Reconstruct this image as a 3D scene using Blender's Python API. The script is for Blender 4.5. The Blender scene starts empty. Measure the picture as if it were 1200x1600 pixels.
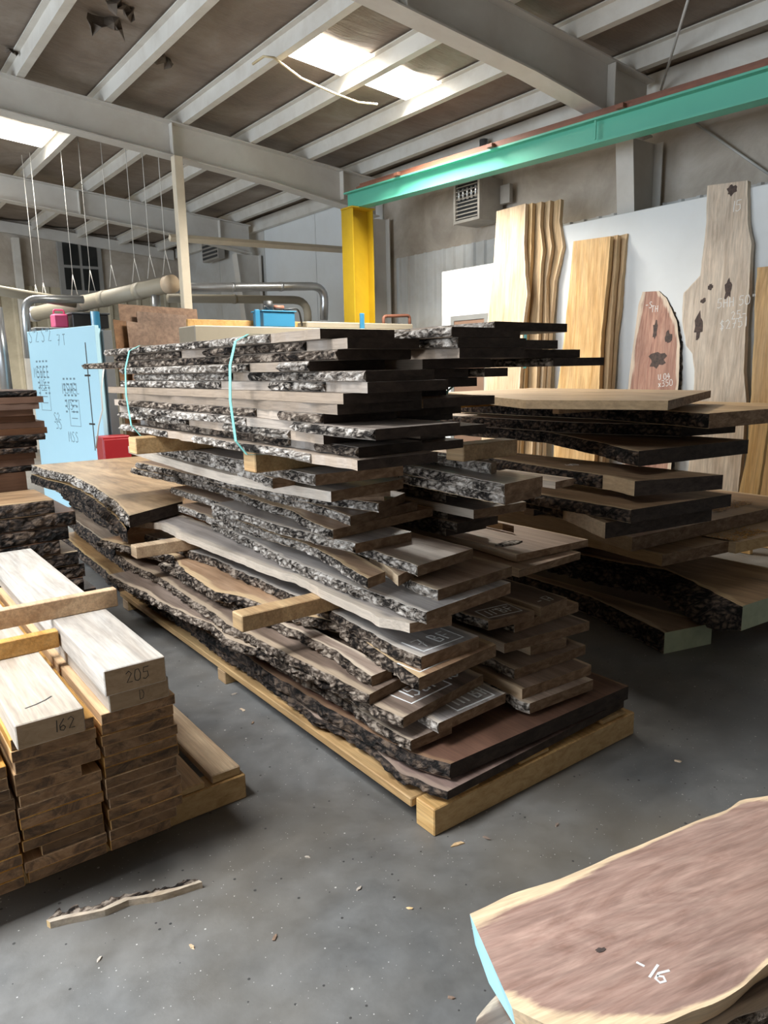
import bpy, bmesh, math, random
from mathutils import Vector, Matrix, noise
S = bpy.context.scene
COL = S.collection
rnd = random.Random(7)
# ------------------------------------------------------------------ camera model
H = 1.6
FPX = 1145.06
ROWS = [Vector((0.79742555, -0.1306749, 0.5890981)), Vector((-0.60313145, -0.14255834, 0.78479906)), Vector((-0.01857269, -0.98112241, -0.19249381))]
EYE = Vector((0, 0, H))
def ray(u, v):
    c = Vector(((u - 600) / FPX, (v - 800) / FPX, 1.0))
    return Vector((ROWS[0].dot(c), ROWS[1].dot(c), ROWS[2].dot(c)))
def onz(u, v, z):
    d = ray(u, v); return EYE + d * ((z - H) / d.z)
def ony(u, v, y):
    d = ray(u, v); return EYE + d * (y / d.y)
def onx(u, v, x):
    d = ray(u, v); return EYE + d * (x / d.x)
def onp(u, v, p0, n):
    d = ray(u, v); return EYE + d * ((p0 - EYE).dot(n) / d.dot(n))
camd = bpy.data.cameras.new('camera'); cam = bpy.data.objects.new('camera', camd); COL.objects.link(cam)
camd.sensor_fit = 'HORIZONTAL'; camd.sensor_width = 36.0; camd.lens = 36.0 * FPX / 1200.0
camd.clip_start = 0.05; camd.clip_end = 200
rx = Vector((ROWS[0][0], ROWS[1][0], ROWS[2][0])); ry = -Vector((ROWS[0][1], ROWS[1][1], ROWS[2][1])); rz_ = -Vector((ROWS[0][2], ROWS[1][2], ROWS[2][2]))
cam.matrix_world = Matrix(((rx.x, ry.x, rz_.x, 0), (rx.y, ry.y, rz_.y, 0), (rx.z, ry.z, rz_.z, H), (0, 0, 0, 1)))
S.camera = cam
S.view_settings.view_transform = 'Standard'; S.view_settings.look = 'None'
S.view_settings.gamma = 1.0; S.view_settings.use_curve_mapping = False
S.view_settings.exposure = 0.0
try:
    S.cycles.use_denoising = True
    S.cycles.max_bounces = 6; S.cycles.diffuse_bounces = 4; S.cycles.glossy_bounces = 2
    S.cycles.sample_clamp_indirect = 4.0
except Exception: pass

# ------------------------------------------------------------------ materials
def newmat(name):
    m = bpy.data.materials.new(name); m.use_nodes = True
    nt = m.node_tree; b = nt.nodes['Principled BSDF']
    return m, nt, b
def rgba(c): return (c[0], c[1], c[2], 1)
def N(nt, t, **kw):
    n = nt.nodes.new(t)
    for k, v in kw.items(): setattr(n, k, v)
    return n
def ramp(nt, stops):
    r = N(nt, 'ShaderNodeValToRGB'); e = r.color_ramp.elements
    while len(e) < len(stops): e.new(0.5)
    for el, (p, c) in zip(e, stops):
        el.position = p; el.color = rgba(c)
    return r
def coords(nt, scale, rand=True):
    tc = N(nt, 'ShaderNodeTexCoord'); mp = N(nt, 'ShaderNodeMapping'); mp.inputs['Scale'].default_value = scale
    if rand:
        oi = N(nt, 'ShaderNodeObjectInfo'); ml = N(nt, 'ShaderNodeVectorMath', operation='SCALE'); ml.inputs[0].default_value = (17.3, 31.7, 9.1)
        nt.links.new(oi.outputs['Random'], ml.inputs['Scale'])
        ad = N(nt, 'ShaderNodeVectorMath', operation='ADD')
        nt.links.new(tc.outputs['Object'], ad.inputs[0]); nt.links.new(ml.outputs[0], ad.inputs[1])
        nt.links.new(ad.outputs[0], mp.inputs['Vector'])
    else:
        nt.links.new(tc.outputs['Object'], mp.inputs['Vector'])
    return mp.outputs['Vector']
def noise_n(nt, vec, scale, detail=5, rough=0.6, dist=0.0):
    n = N(nt, 'ShaderNodeTexNoise'); n.inputs['Scale'].default_value = scale; n.inputs['Detail'].default_value = detail
    n.inputs['Roughness'].default_value = rough; n.inputs['Distortion'].default_value = dist
    nt.links.new(vec, n.inputs['Vector']); return n
def mix(nt, fac, a, b, mode='MIX'):
    m = N(nt, 'ShaderNodeMix', data_type='RGBA', blend_type=mode)
    for i, x in ((0, fac), (6, a), (7, b)):
        if hasattr(x, 'links'): nt.links.new(x, m.inputs[i])
        elif isinstance(x, (int, float)): m.inputs[i].default_value = x
        else: m.inputs[i].default_value = rgba(x)
    return m.outputs[2]
def math_n(nt, op, a, b=0.0, clamp=False):
    m = N(nt, 'ShaderNodeMath', operation=op); m.use_clamp = clamp
    for i, x in ((0, a), (1, b)):
        if hasattr(x, 'links'): nt.links.new(x, m.inputs[i])
        else: m.inputs[i].default_value = x
    return m.outputs[0]
def bump(nt, b, h, strength, dist=0.01):
    bp = N(nt, 'ShaderNodeBump'); bp.inputs['Strength'].default_value = strength; bp.inputs['Distance'].default_value = dist
    nt.links.new(h, bp.inputs['Height']); nt.links.new(bp.outputs[0], b.inputs['Normal'])
def wood(name, dark, mid, light, sap=None, rough=0.5, gx=14.0, gy=1.0, vary=0.35, spec=0.4, figure=1.0, bumpy=0.25):
    m, nt, b = newmat(name)
    v = coords(nt, (gx, gy, gx))
    n1 = noise_n(nt, v, 1.0, 5, 0.62, 0.9 * figure)
    r = ramp(nt, [(0.3, dark), (0.5, mid), (0.72, light)])
    nt.links.new(n1.outputs['Fac'], r.inputs['Fac'])
    v2 = coords(nt, (gx * 9, gy * 3.5, gx * 9))
    n2 = noise_n(nt, v2, 1.0, 3, 0.7)
    f = ramp(nt, [(0.35, (0.62, 0.62, 0.62)), (0.65, (1.1, 1.1, 1.1))]); nt.links.new(n2.outputs['Fac'], f.inputs['Fac'])
    c = mix(nt, 0.7, r.outputs['Color'], f.outputs['Color'], 'MULTIPLY')
    # saw-mill blotches across the grain
    v3 = coords(nt, (2.2, 1.1, 2.2)); n3 = noise_n(nt, v3, 1.6, 4, 0.6)
    g = ramp(nt, [(0.3, (0.72, 0.72, 0.73)), (0.7, (1.18, 1.16, 1.14))]); nt.links.new(n3.outputs['Fac'], g.inputs['Fac'])
    c = mix(nt, 0.65, c, g.outputs['Color'], 'MULTIPLY')
    if sap:
        at = N(nt, 'ShaderNodeAttribute', attribute_name='sap')
        k = math_n(nt, 'ADD', at.outputs['Fac'], math_n(nt, 'MULTIPLY', math_n(nt, 'SUBTRACT', n1.outputs['Fac'], 0.5), 0.9))
        kr = ramp(nt, [(0.35, (0, 0, 0)), (0.62, (1, 1, 1))]); nt.links.new(k, kr.inputs['Fac'])
        sp = mix(nt, 0.6, sap, f.outputs['Color'], 'MULTIPLY')
        c = mix(nt, kr.outputs['Color'], c, sp)
    oi = N(nt, 'ShaderNodeObjectInfo')
    br = math_n(nt, 'ADD', math_n(nt, 'MULTIPLY', oi.outputs['Random'], vary), 1.0 - vary / 2)
    hs = N(nt, 'ShaderNodeHueSaturation'); nt.links.new(br, hs.inputs['Value']); nt.links.new(c, hs.inputs['Color'])
    rs = math_n(nt, 'ADD', math_n(nt, 'MULTIPLY', math_n(nt, 'FRACT', math_n(nt, 'MULTIPLY', oi.outputs['Random'], 37.0)), 0.5), 0.75)
    nt.links.new(rs, hs.inputs['Saturation'])
    nt.links.new(hs.outputs[0], b.inputs['Base Color'])
    b.inputs['Roughness'].default_value = rough; b.inputs['Specular IOR Level'].default_value = spec
    bump(nt, b, n2.outputs['Fac'], bumpy, 0.004)
    return m
def bark(name, dark, mid, light, scale=36.0, strength=1.0):
    m, nt, b = newmat(name)
    v = coords(nt, (1.0, 0.6, 1.0))
    vo = N(nt, 'ShaderNodeTexVoronoi', feature='DISTANCE_TO_EDGE'); vo.inputs['Scale'].default_value = scale
    nz = noise_n(nt, v, scale * 1.7, 5, 0.7)
    ad = N(nt, 'ShaderNodeVectorMath', operation='ADD'); sc = N(nt, 'ShaderNodeVectorMath', operation='SCALE'); sc.inputs['Scale'].default_value = 0.03
    nt.links.new(nz.outputs['Color'], sc.inputs[0]); nt.links.new(v, ad.inputs[0]); nt.links.new(sc.outputs[0], ad.inputs[1]); nt.links.new(ad.outputs[0], vo.inputs['Vector'])
    big = noise_n(nt, v, 11.0, 3, 0.6)
    h = math_n(nt, 'ADD', math_n(nt, 'MULTIPLY', vo.outputs['Distance'], 1.1), math_n(nt, 'ADD', math_n(nt, 'MULTIPLY', nz.outputs['Fac'], 0.75), math_n(nt, 'MULTIPLY', math_n(nt, 'SUBTRACT', big.outputs['Fac'], .5), 1.1)))
    r = ramp(nt, [(0.34, dark), (0.5, mid), (0.78, light)]); nt.links.new(h, r.inputs['Fac'])
    nt.links.new(r.outputs['Color'], b.inputs['Base Color'])
    b.inputs['Roughness'].default_value = 0.85; b.inputs['Specular IOR Level'].default_value = 0.2
    bump(nt, b, h, strength, 0.02)
    return m
def endgrain(name, dark, mid, light, scale=16.0, vary=0.5, stain=None):
    m, nt, b = newmat(name)
    v = coords(nt, (1, 1, 2.2)); n1 = noise_n(nt, v, scale, 6, 0.7, 0.5)
    r = ramp(nt, [(0.3, dark), (0.5, mid), (0.75, light)]); nt.links.new(n1.outputs['Fac'], r.inputs['Fac'])
    c = r.outputs['Color']
    if stain:
        v2 = coords(nt, (1, 1, 1.5)); n2 = noise_n(nt, v2, 9.0, 6, 0.75, 1.2)
        s = ramp(nt, [(0.47, (0, 0, 0)), (0.6, (1, 1, 1))]); nt.links.new(n2.outputs['Fac'], s.inputs['Fac'])
        c = mix(nt, math_n(nt, 'MULTIPLY', s.outputs['Color'], 0.75), c, stain)
    oi = N(nt, 'ShaderNodeObjectInfo')
    br = math_n(nt, 'ADD', math_n(nt, 'MULTIPLY', oi.outputs['Random'], vary), 1.0 - vary / 2)
    hs = N(nt, 'ShaderNodeHueSaturation'); nt.links.new(br, hs.inputs['Value']); nt.links.new(c, hs.inputs['Color'])
    nt.links.new(hs.outputs[0], b.inputs['Base Color']); b.inputs['Roughness'].default_value = 0.75
    b.inputs['Specular IOR Level'].default_value = 0.25
    bump(nt, b, n1.outputs['Fac'], 0.35, 0.004)
    return m
def paint(name, col, rough=0.5, metal=0.0, dirt=0.3, dscale=3.0, dcol=None, spec=0.5, bumps=0.05):
    m, nt, b = newmat(name)
    v = coords(nt, (1, 1, 1)); n1 = noise_n(nt, v, dscale, 7, 0.65, 0.4)
    d = dcol or tuple(x * 0.55 for x in col)
    r = ramp(nt, [(0.38, (1, 1, 1)), (0.72, (0, 0, 0))]); nt.links.new(n1.outputs['Fac'], r.inputs['Fac'])
    c = mix(nt, math_n(nt, 'MULTIPLY', math_n(nt, 'SUBTRACT', 1.0, r.outputs['Color']), dirt), col, d)
    nt.links.new(c, b.inputs['Base Color']); b.inputs['Roughness'].default_value = rough; b.inputs['Metallic'].default_value = metal
    b.inputs['Specular IOR Level'].default_value = spec
    if bumps: bump(nt, b, n1.outputs['Fac'], bumps, 0.02)
    return m
def emit(name, col, strength):
    m, nt, b = newmat(name)
    v = coords(nt, (1, 1, 1)); n1 = noise_n(nt, v, 2.0, 3)
    c = mix(nt, n1.outputs['Fac'], col, tuple(x * 0.9 for x in col))
    nt.links.new(c, b.inputs['Emission Color']); b.inputs['Emission Strength'].default_value = strength
    b.inputs['Base Color'].default_value = rgba((0.8, 0.8, 0.75)); return m

W = {}
W['walnut'] = wood('walnut_top', (0.13, 0.088, 0.062), (0.22, 0.152, 0.112), (0.33, 0.24, 0.185), sap=(0.5, 0.37, 0.25), rough=0.36)
W['walnut_grey'] = wood('walnut_grey_top', (0.22, 0.19, 0.17), (0.345, 0.305, 0.28), (0.46, 0.41, 0.375), sap=(0.56, 0.48, 0.40), rough=0.36)
W['walnut_tan'] = wood('walnut_tan_top', (0.26, 0.17, 0.115), (0.40, 0.275, 0.195), (0.52, 0.38, 0.28), sap=(0.62, 0.47, 0.32), rough=0.38)
W['slab_red'] = wood('purple_walnut_top', (0.10, 0.058, 0.043), (0.17, 0.10, 0.075), (0.23, 0.14, 0.105), sap=(0.27, 0.175, 0.12), rough=0.45, gx=7)
W['fore'] = wood('pink_walnut_top', (0.31, 0.19, 0.15), (0.41, 0.27, 0.22), (0.50, 0.345, 0.28), sap=(0.8, 0.6, 0.4), rough=0.5, gx=11.0, gy=2.0, figure=4.0, vary=0.06, bumpy=0.08)
W['bundle'] = wood('weathered_walnut', (0.13, 0.10, 0.08), (0.22, 0.175, 0.14), (0.32, 0.26, 0.215), sap=(0.30, 0.24, 0.19), rough=0.42, vary=.6)
W['bundle_warm'] = wood('weathered_tan_walnut', (0.2, 0.14, 0.10), (0.32, 0.235, 0.175), (0.42, 0.32, 0.25), sap=(0.38, 0.285, 0.205), rough=0.42, vary=.5)
W['toned'] = wood('dark_toned_board', (0.045, 0.022, 0.015), (0.085, 0.045, 0.03), (0.13, 0.075, 0.052), sap=(0.12, 0.065, 0.042), rough=0.45, vary=.7)  # very dark red-brown on all faces of the boards
W['oak'] = wood('oak_slab_top', (0.30, 0.17, 0.065), (0.46, 0.285, 0.125), (0.57, 0.38, 0.18), sap=(0.5, 0.33, 0.15), rough=0.5, gx=6, figure=1.5)
W['gold'] = wood('golden_slab_top', (0.20, 0.11, 0.04), (0.33, 0.195, 0.075), (0.43, 0.27, 0.115), sap=(0.42, 0.27, 0.12), rough=0.45, gx=5, figure=2.2, vary=.1)
W['dark_oak'] = wood('dark_slab_top', (0.13, 0.078, 0.045), (0.26, 0.165, 0.095), (0.38, 0.26, 0.16), sap=(0.42, 0.3, 0.18), rough=0.5, gx=8)
W['pine'] = wood('pine_timber', (0.34, 0.19, 0.075), (0.47, 0.29, 0.125), (0.58, 0.39, 0.19), rough=0.6, gx=12)
W['pale'] = wood('pale_cant', (0.36, 0.29, 0.22), (0.46, 0.39, 0.315), (0.53, 0.47, 0.40), rough=0.6, gx=7, vary=0.08, figure=1.6)
W['orange'] = wood('orange_plank', (0.40, 0.22, 0.09), (0.52, 0.31, 0.14), (0.62, 0.40, 0.2), rough=0.6, gx=12)
W['maple'] = wood('leaning_slab', (0.46, 0.30, 0.155), (0.60, 0.42, 0.24), (0.69, 0.51, 0.32), sap=(0.7, 0.52, 0.33), rough=0.55, gx=9, vary=0.12)
W['honey'] = wood('honey_slab', (0.46, 0.29, 0.145), (0.60, 0.41, 0.23), (0.70, 0.51, 0.31), sap=(0.66, 0.47, 0.27), rough=0.55, gx=9, vary=0.12)
W['ash'] = wood('grey_leaning_slab', (0.52, 0.40, 0.29), (0.65, 0.53, 0.41), (0.74, 0.63, 0.5), sap=(0.72, 0.6, 0.46), rough=0.55, gx=6, vary=0.05, figure=2.5)
W['crotch'] = wood('crotch_slab', (0.28, 0.15, 0.12), (0.44, 0.26, 0.2), (0.57, 0.38, 0.3), sap=(0.72, 0.6, 0.48), rough=0.5, gx=10, vary=0.05, figure=3)
W['ply'] = wood('brown_plywood', (0.13, 0.065, 0.03), (0.19, 0.10, 0.05), (0.25, 0.14, 0.075), rough=0.6, gx=3, gy=1.5, figure=2)
BK = bark('walnut_bark', (0.014, 0.010, 0.008), (0.12, 0.088, 0.066), (0.42, 0.34, 0.27))
BKG = bark('grey_bark', (0.025, 0.02, 0.017), (0.29, 0.245, 0.205), (0.74, 0.67, 0.6), scale=36)
BKD = bark('dark_bark', (0.008, 0.007, 0.006), (0.04, 0.03, 0.025), (0.15, 0.105, 0.075), scale=28)
EN = endgrain('walnut_end', (0.10, 0.055, 0.03), (0.20, 0.125, 0.075), (0.34, 0.235, 0.155))
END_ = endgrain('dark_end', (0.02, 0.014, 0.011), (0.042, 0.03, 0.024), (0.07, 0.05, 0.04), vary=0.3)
ENP = endgrain('pack_end', (0.13, 0.07, 0.033), (0.21, 0.12, 0.062), (0.32, 0.2, 0.115), vary=0.8, stain=(0.045, 0.03, 0.022))
ENC = endgrain('cant_end', (0.28, 0.19, 0.11), (0.36, 0.25, 0.155), (0.43, 0.31, 0.2), vary=0.15)
ENT = endgrain('tan_end', (0.34, 0.21, 0.09), (0.46, 0.31, 0.15), (0.56, 0.4, 0.22), vary=0.2)
PAINTED = paint('blue_end_sealer', (0.30, 0.52, 0.56), 0.6, dirt=0.3, dscale=14)
GREENEND = paint('green_end_sealer', (0.42, 0.47, 0.32), 0.6, dirt=0.5, dscale=14)
CHALK = paint('white_chalk', (0.8, 0.8, 0.78), 0.9, dirt=0.4, dscale=60, bumps=0)
INK = paint('black_marker', (0.04, 0.035, 0.03), 0.7, dirt=0.2, dscale=60, bumps=0)

# ------------------------------------------------------------------ mesh helpers
def tag(o, label=None, cat=None, group=None, kind=None):
    if label: o['label'] = label
    if cat: o['category'] = cat
    if group: o['group'] = group
    if kind: o['kind'] = kind
    return o
def mesh_obj(name, verts, faces, mats, parent=None, fm=None, smooth=False, loc=None, recalc=True):
    me = bpy.data.meshes.new(name); me.from_pydata([tuple(v) for v in verts], [], faces)
    for m in (mats if isinstance(mats, (list, tuple)) else [mats]): me.materials.append(m)
    if fm: me.polygons.foreach_set('material_index', fm)
    if smooth: me.polygons.foreach_set('use_smooth', [True] * len(me.polygons))
    if recalc:
        bm = bmesh.new(); bm.from_mesh(me); bmesh.ops.recalc_face_normals(bm, faces=bm.faces); bm.to_mesh(me); bm.free()
    o = bpy.data.objects.new(name, me); COL.objects.link(o)
    if parent: o.parent = parent
    if loc is not None: o.location = loc
    return o
def empty(name, loc=(0, 0, 0), rz=0.0):
    o = bpy.data.objects.new(name, None); COL.objects.link(o); o.location = loc; o.rotation_euler = (0, 0, rz); o.empty_display_size = 0.1
    return o
BOXF = [(0, 1, 2, 3), (7, 6, 5, 4), (0, 4, 5, 1), (1, 5, 6, 2), (2, 6, 7, 3), (3, 7, 4, 0)]
def box(name, lo, hi, m, parent=None, bev=0.004, fm=None):
    """box in parent's space, own origin at its base centre, softened edges"""
    c = Vector(((lo[0] + hi[0]) / 2, (lo[1] + hi[1]) / 2, lo[2])); a = Vector(lo) - c; b = Vector(hi) - c
    bm = bmesh.new()
    vs = [bm.verts.new(p) for p in ((a.x, a.y, a.z), (b.x, a.y, a.z), (b.x, b.y, a.z), (a.x, b.y, a.z), (a.x, a.y, b.z), (b.x, a.y, b.z), (b.x, b.y, b.z), (a.x, b.y, b.z))]
    for f in BOXF: bm.faces.new([vs[i] for i in f])
    bmesh.ops.recalc_face_normals(bm, faces=bm.faces)
    mats = m if isinstance(m, (list, tuple)) else [m]
    if len(mats) > 1:   # second material on the two ends along local Y
        for f in bm.faces:
            if abs(f.normal.y) > 0.9: f.material_index = 1
    if bev:
        bmesh.ops.bevel(bm, geom=list(bm.edges), offset=min(bev, min(b - a) * 0.3), segments=1, affect='EDGES', profile=0.5)
    me = bpy.data.meshes.new(name); bm.to_mesh(me); bm.free()
    for x in mats: me.materials.append(x)
    o = bpy.data.objects.new(name, me); COL.objects.link(o); o.location = c
    if parent: o.parent = parent
    return o
def prism(name, prof, axis, a, b, m, parent=None, loc=(0, 0, 0)):
    """closed 2-D profile swept from a to b along axis ('x': prof=(y,z), 'y': prof=(x,z), 'z': prof=(x,y))"""
    n = len(prof); V = []
    for t in (a, b):
        for p in prof:
            V.append({'x': (t, p[0], p[1]), 'y': (p[0], t, p[1]), 'z': (p[0], p[1], t)}[axis])
    F = [tuple(range(n))[::-1], tuple(range(n, 2 * n))] + [(i, (i + 1) % n, n + (i + 1) % n, n + i) for i in range(n)]
    return mesh_obj(name, V, F, m, parent, loc=loc)
def ibeam(w, h, tw, tf):
    return [(-w/2, 0), (w/2, 0), (w/2, tf), (tw/2, tf), (tw/2, h-tf), (w/2, h-tf), (w/2, h), (-w/2, h), (-w/2, h-tf), (-tw/2, h-tf), (-tw/2, tf), (-w/2, tf)]
def tube(name, pts, r, m, parent=None, n=10, smooth=True, caps=True):
    pts = [Vector(p) for p in pts]; V = []; F = []; up = Vector((0, 0, 1))
    rr = r if isinstance(r, (list, tuple)) else [r] * len(pts)
    o0 = pts[0].copy()
    prev = None
    for i, p in enumerate(pts):
        t = (pts[min(i + 1, len(pts) - 1)] - pts[max(i - 1, 0)]).normalized()
        if prev is None:
            a = t.cross(up if abs(t.z) < 0.95 else Vector((1, 0, 0))).normalized()
        else:
            a = (prev - t * prev.dot(t)).normalized()
        prev = a; b = t.cross(a)
        for k in range(n):
            q = 2 * math.pi * k / n
            V.append(p - o0 + (a * math.cos(q) + b * math.sin(q)) * rr[i])
    for i in range(len(pts) - 1):
        for k in range(n):
            F.append((i * n + k, i * n + (k + 1) % n, (i + 1) * n + (k + 1) % n, (i + 1) * n + k))
    if caps: F += [tuple(range(n))[::-1], tuple(range((len(pts) - 1) * n, len(pts) * n))]
    return mesh_obj(name, V, F, m, parent, smooth=False if not smooth else True, loc=o0)
def bend(pts, r, k=6):
    """round the inner corners of a polyline"""
    pts = [Vector(p) for p in pts]; out = [pts[0]]
    for i in range(1, len(pts) - 1):
        a = pts[i] + (pts[i - 1] - pts[i]).normalized() * r; c = pts[i] + (pts[i + 1] - pts[i]).normalized() * r
        for j in range(k + 1):
            t = j / k; out.append(a * (1 - t) ** 2 + pts[i] * 2 * t * (1 - t) + c * t * t)
    return out + [pts[-1]]
def along(pts, s):
    """point at parameter s (0..1) of a polyline, by length"""
    ls = [(pts[i + 1] - pts[i]).length for i in range(len(pts) - 1)]; d = s * sum(ls)
    for i, l in enumerate(ls):
        if d <= l or i == len(ls) - 1: return pts[i].lerp(pts[i + 1], d / l if l else 0)
        d -= l
def nz(x, y, z, k): return noise.noise(Vector((x * k, y * k, z * k)))

def board(name, L, R, zt, th, mats, label, cat, group=None, barkm=None, barkR=None, amp=0.014, sapw=0.035, seed=0, rz=0.0, M=None, rough=0.004, step=0.022, curl=0.0, taper=0.0, segs=None):
    """A sawn board or slab. L and R: its two long edges as XY points from the near cut end to the far one (world XY, or local XY with M).
    barkm: bark strip on the L side, barkR: on the R side - each a part of its own."""
    L = [Vector((p[0], p[1])) for p in L]; R = [Vector((p[0], p[1])) for p in R]
    c = (L[0] + R[0] + L[-1] + R[-1]) / 4
    base = zt - th
    cr, sr = math.cos(-rz), math.sin(-rz)
    def loc2(p):
        q = p - c if M is None else p
        return Vector((q.x * cr - q.y * sr, q.x * sr + q.y * cr))
    L = [loc2(p) for p in L]; R = [loc2(p) for p in R]
    ln = max(sum((P[i + 1] - P[i]).length for i in range(len(P) - 1)) for P in (L, R))
    n = max(4, int(ln / step)); V = []; F = []; FM = []; sap = []
    BL = []; BR = []
    for i in range(n + 1):
        s = i / n; l = along(L, s); r = along(R, s)
        tl = (along(L, min(1, s + 0.01)) - along(L, max(0, s - 0.01))).normalized(); tr = (along(R, min(1, s + 0.01)) - along(R, max(0, s - 0.01))).normalized()
        nl = Vector((-tl.y, tl.x)); nr = Vector((tr.y, -tr.x))
        if nl.dot(l - r) < 0: nl = -nl
        if nr.dot(r - l) < 0: nr = -nr
        jl = (nz(seed * 3.1 + 5, s * ln, 1, 3) * 1.6 + nz(seed + 9, s * ln, 2, 11)) * rough * (2.2 if barkm else 1.0) if 0 < i < n else 0
        jr = (nz(seed * 2.3 + 7, s * ln, 4, 3) * 1.6 + nz(seed + 3, s * ln, 6, 11)) * rough * (2.2 if barkR else 1.0) if 0 < i < n else 0
        l = l + nl * (jl - abs(rough) * 1.5 * (1 if barkm else 0)); r = r + nr * (jr - abs(rough) * 1.5 * (1 if barkR else 0))
        w = (r - l).length; k = min(sapw * (1 + 0.9 * nz(seed, s * ln, 8, 2.5)), w * 0.35); d = (r - l).normalized() if w > 1e-6 else Vector((1, 0))
        z = curl * (s - 0.5) ** 2; t = th
        row = [(l, z + t, 1), (l + d * k, z + t, 0), ((l + r) / 2, z + t, 0), (r - d * k, z + t, 0), (r, z + t, 1), (r + nr * (0 if barkR else taper), z, 1), ((l + r) / 2, z, 0), (l + nl * (0 if barkm else taper), z, 1)]
        for p, zz, sv in row: V.append((p.x, p.y, zz)); sap.append(sv)
        BL.append((l, nl, z)); BR.append((r, nr, z))
    for i in range(n):
        a = i * 8; b = a + 8
        for k in range(8):
            F.append((a + k, a + (k + 1) % 8, b + (k + 1) % 8, b + k)); FM.append(0)
    F.append((0, 1, 2, 3, 4, 5, 6, 7)); FM.append(1); F.append(tuple(range(n * 8, n * 8 + 8))[::-1]); FM.append(1)
    o = mesh_obj(name, V, F, list(mats), None, FM)
    at = o.data.attributes.new('sap', 'FLOAT', 'POINT'); at.data.foreach_set('value', sap)
    if M is None: o.location = (c.x, c.y, base); o.rotation_euler = (0, 0, rz)
    else: o.matrix_world = M
    tag(o, label, cat, group)
    for E, bm_, sd in ((BL, barkm, 1), (BR, barkR, 2)):
        if not bm_: continue
        q = random.Random(seed * 7 + sd)
        E0 = E
        for s0, s1 in (segs if segs and sd == 1 else [(0.0, 1.0)]):
          V = []; F = []
          E = E0[int(s0 * (len(E0) - 1)):int(s1 * (len(E0) - 1)) + 1]
          if len(E) < 4: continue
          for i, (p, nn, z) in enumerate(E):
              e = 0.25 if i in (0, len(E) - 1) else 0.7 if i in (1, len(E) - 2) else 1.0
              big = 0.75 + 0.7 * nz(p.x + seed, p.y, 3.0 * sd, 7)
              pts = [(0.0005, th * 0.97), (amp * (0.25 + 0.5 * q.random()) * e, th * (0.93 - 0.08 * q.random()))]
              for fz in (0.68, 0.4):
                  pts.append((amp * max(0.1, big * (0.4 + 1.3 * q.random())) * (0.6 + 0.4 * e) + taper * (1 - fz), th * (fz + 0.16 * (q.random() - 0.5))))
              pts += [(amp * (0.2 + 0.8 * q.random()) * e + taper * .9, th * (0.09 + 0.05 * q.random())), (0.0005, th * 0.03)]
              for off, zz in pts:
                  x = p + nn * off; V.append((x.x, x.y, z + zz))
          m6 = 6
          for i in range(len(E) - 1):
            a = i * m6; b = a + m6
            for k in range(m6): F.append((a + k, a + (k + 1) % m6, b + (k + 1) % m6, b + k))
          F.append(tuple(range(m6))); F.append(tuple(range((len(E) - 1) * m6, len(E) * m6))[::-1])
          mesh_obj('bark_edge', V, F, bm_, o)
    return o

# ------------------------------------------------------------------ hand lettering
G = {'0': [[(.1,.1),(.05,.5),(.15,.95),(.4,1),(.55,.6),(.5,.15),(.3,0),(.1,.1)]], '1': [[(.25,0),(.3,1)]], '2': [[(.05,.8),(.3,1),(.5,.75),(.1,.05),(.55,.05)]],
     '4': [[(.35,1),(.05,.4),(.6,.4)], [(.42,.75),(.38,0)]], '5': [[(.55,1),(.15,1),(.1,.6),(.45,.6),(.5,.2),(.25,0),(.05,.1)]], '6': [[(.45,1),(.1,.5),(.1,.1),(.35,0),(.52,.25),(.35,.45),(.1,.3)]],
     '7': [[(.05,1),(.55,1),(.25,0)], [(.15,.5),(.5,.52)]], 'B': [[(.1,0),(.1,1)], [(.1,1),(.4,.95),(.42,.65),(.1,.52),(.5,.42),(.48,.08),(.1,0)]], 'F': [[(.1,0),(.12,1),(.55,1)], [(.1,.52),(.45,.55)]],
     'T': [[(.05,1),(.55,1)], [(.3,1),(.28,0)]], 'H': [[(.1,0),(.1,1)], [(.5,0),(.5,1)], [(.1,.5),(.5,.5)]], 'S': [[(.5,.9),(.3,1),(.1,.8),(.45,.4),(.45,.1),(.2,0),(.05,.12)]],
     '3': [[(.05,.95),(.4,1),(.45,.7),(.2,.55),(.5,.4),(.45,.08),(.05,.05)]], 'W': [[(.02,1),(.15,0),(.3,.7),(.45,0),(.6,1)]], '-': [[(.1,.5),(.5,.5)]], 'E': [[(.5,1),(.1,1),(.1,0),(.5,0)], [(.1,.5),(.4,.5)]],
     'A': [[(.05,0),(.3,1),(.55,0)], [(.15,.4),(.45,.4)]], 'L': [[(.1,1),(.1,0),(.5,0)]], 'P': [[(.1,0),(.1,1),(.45,.9),(.42,.55),(.1,.5)]], '$': [[(.5,.85),(.3,.95),(.1,.75),(.45,.35),(.4,.1),(.08,.15)], [(.3,1.1),(.28,-.1)]],
     'x': [[(.1,0),(.5,.6)], [(.5,0),(.1,.6)]], '"': [[(.2,1),(.2,.75)], [(.4,1),(.4,.75)]], 'M': [[(.05,0),(.1,1),(.3,.3),(.5,1),(.58,0)]], 'D': [[(.1,0),(.1,1),(.4,.9),(.52,.5),(.4,.08),(.1,0)]], 'U': [[(.1,1),(.12,.2),(.3,0),(.5,.2),(.52,1)]], ' ': []}
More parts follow.
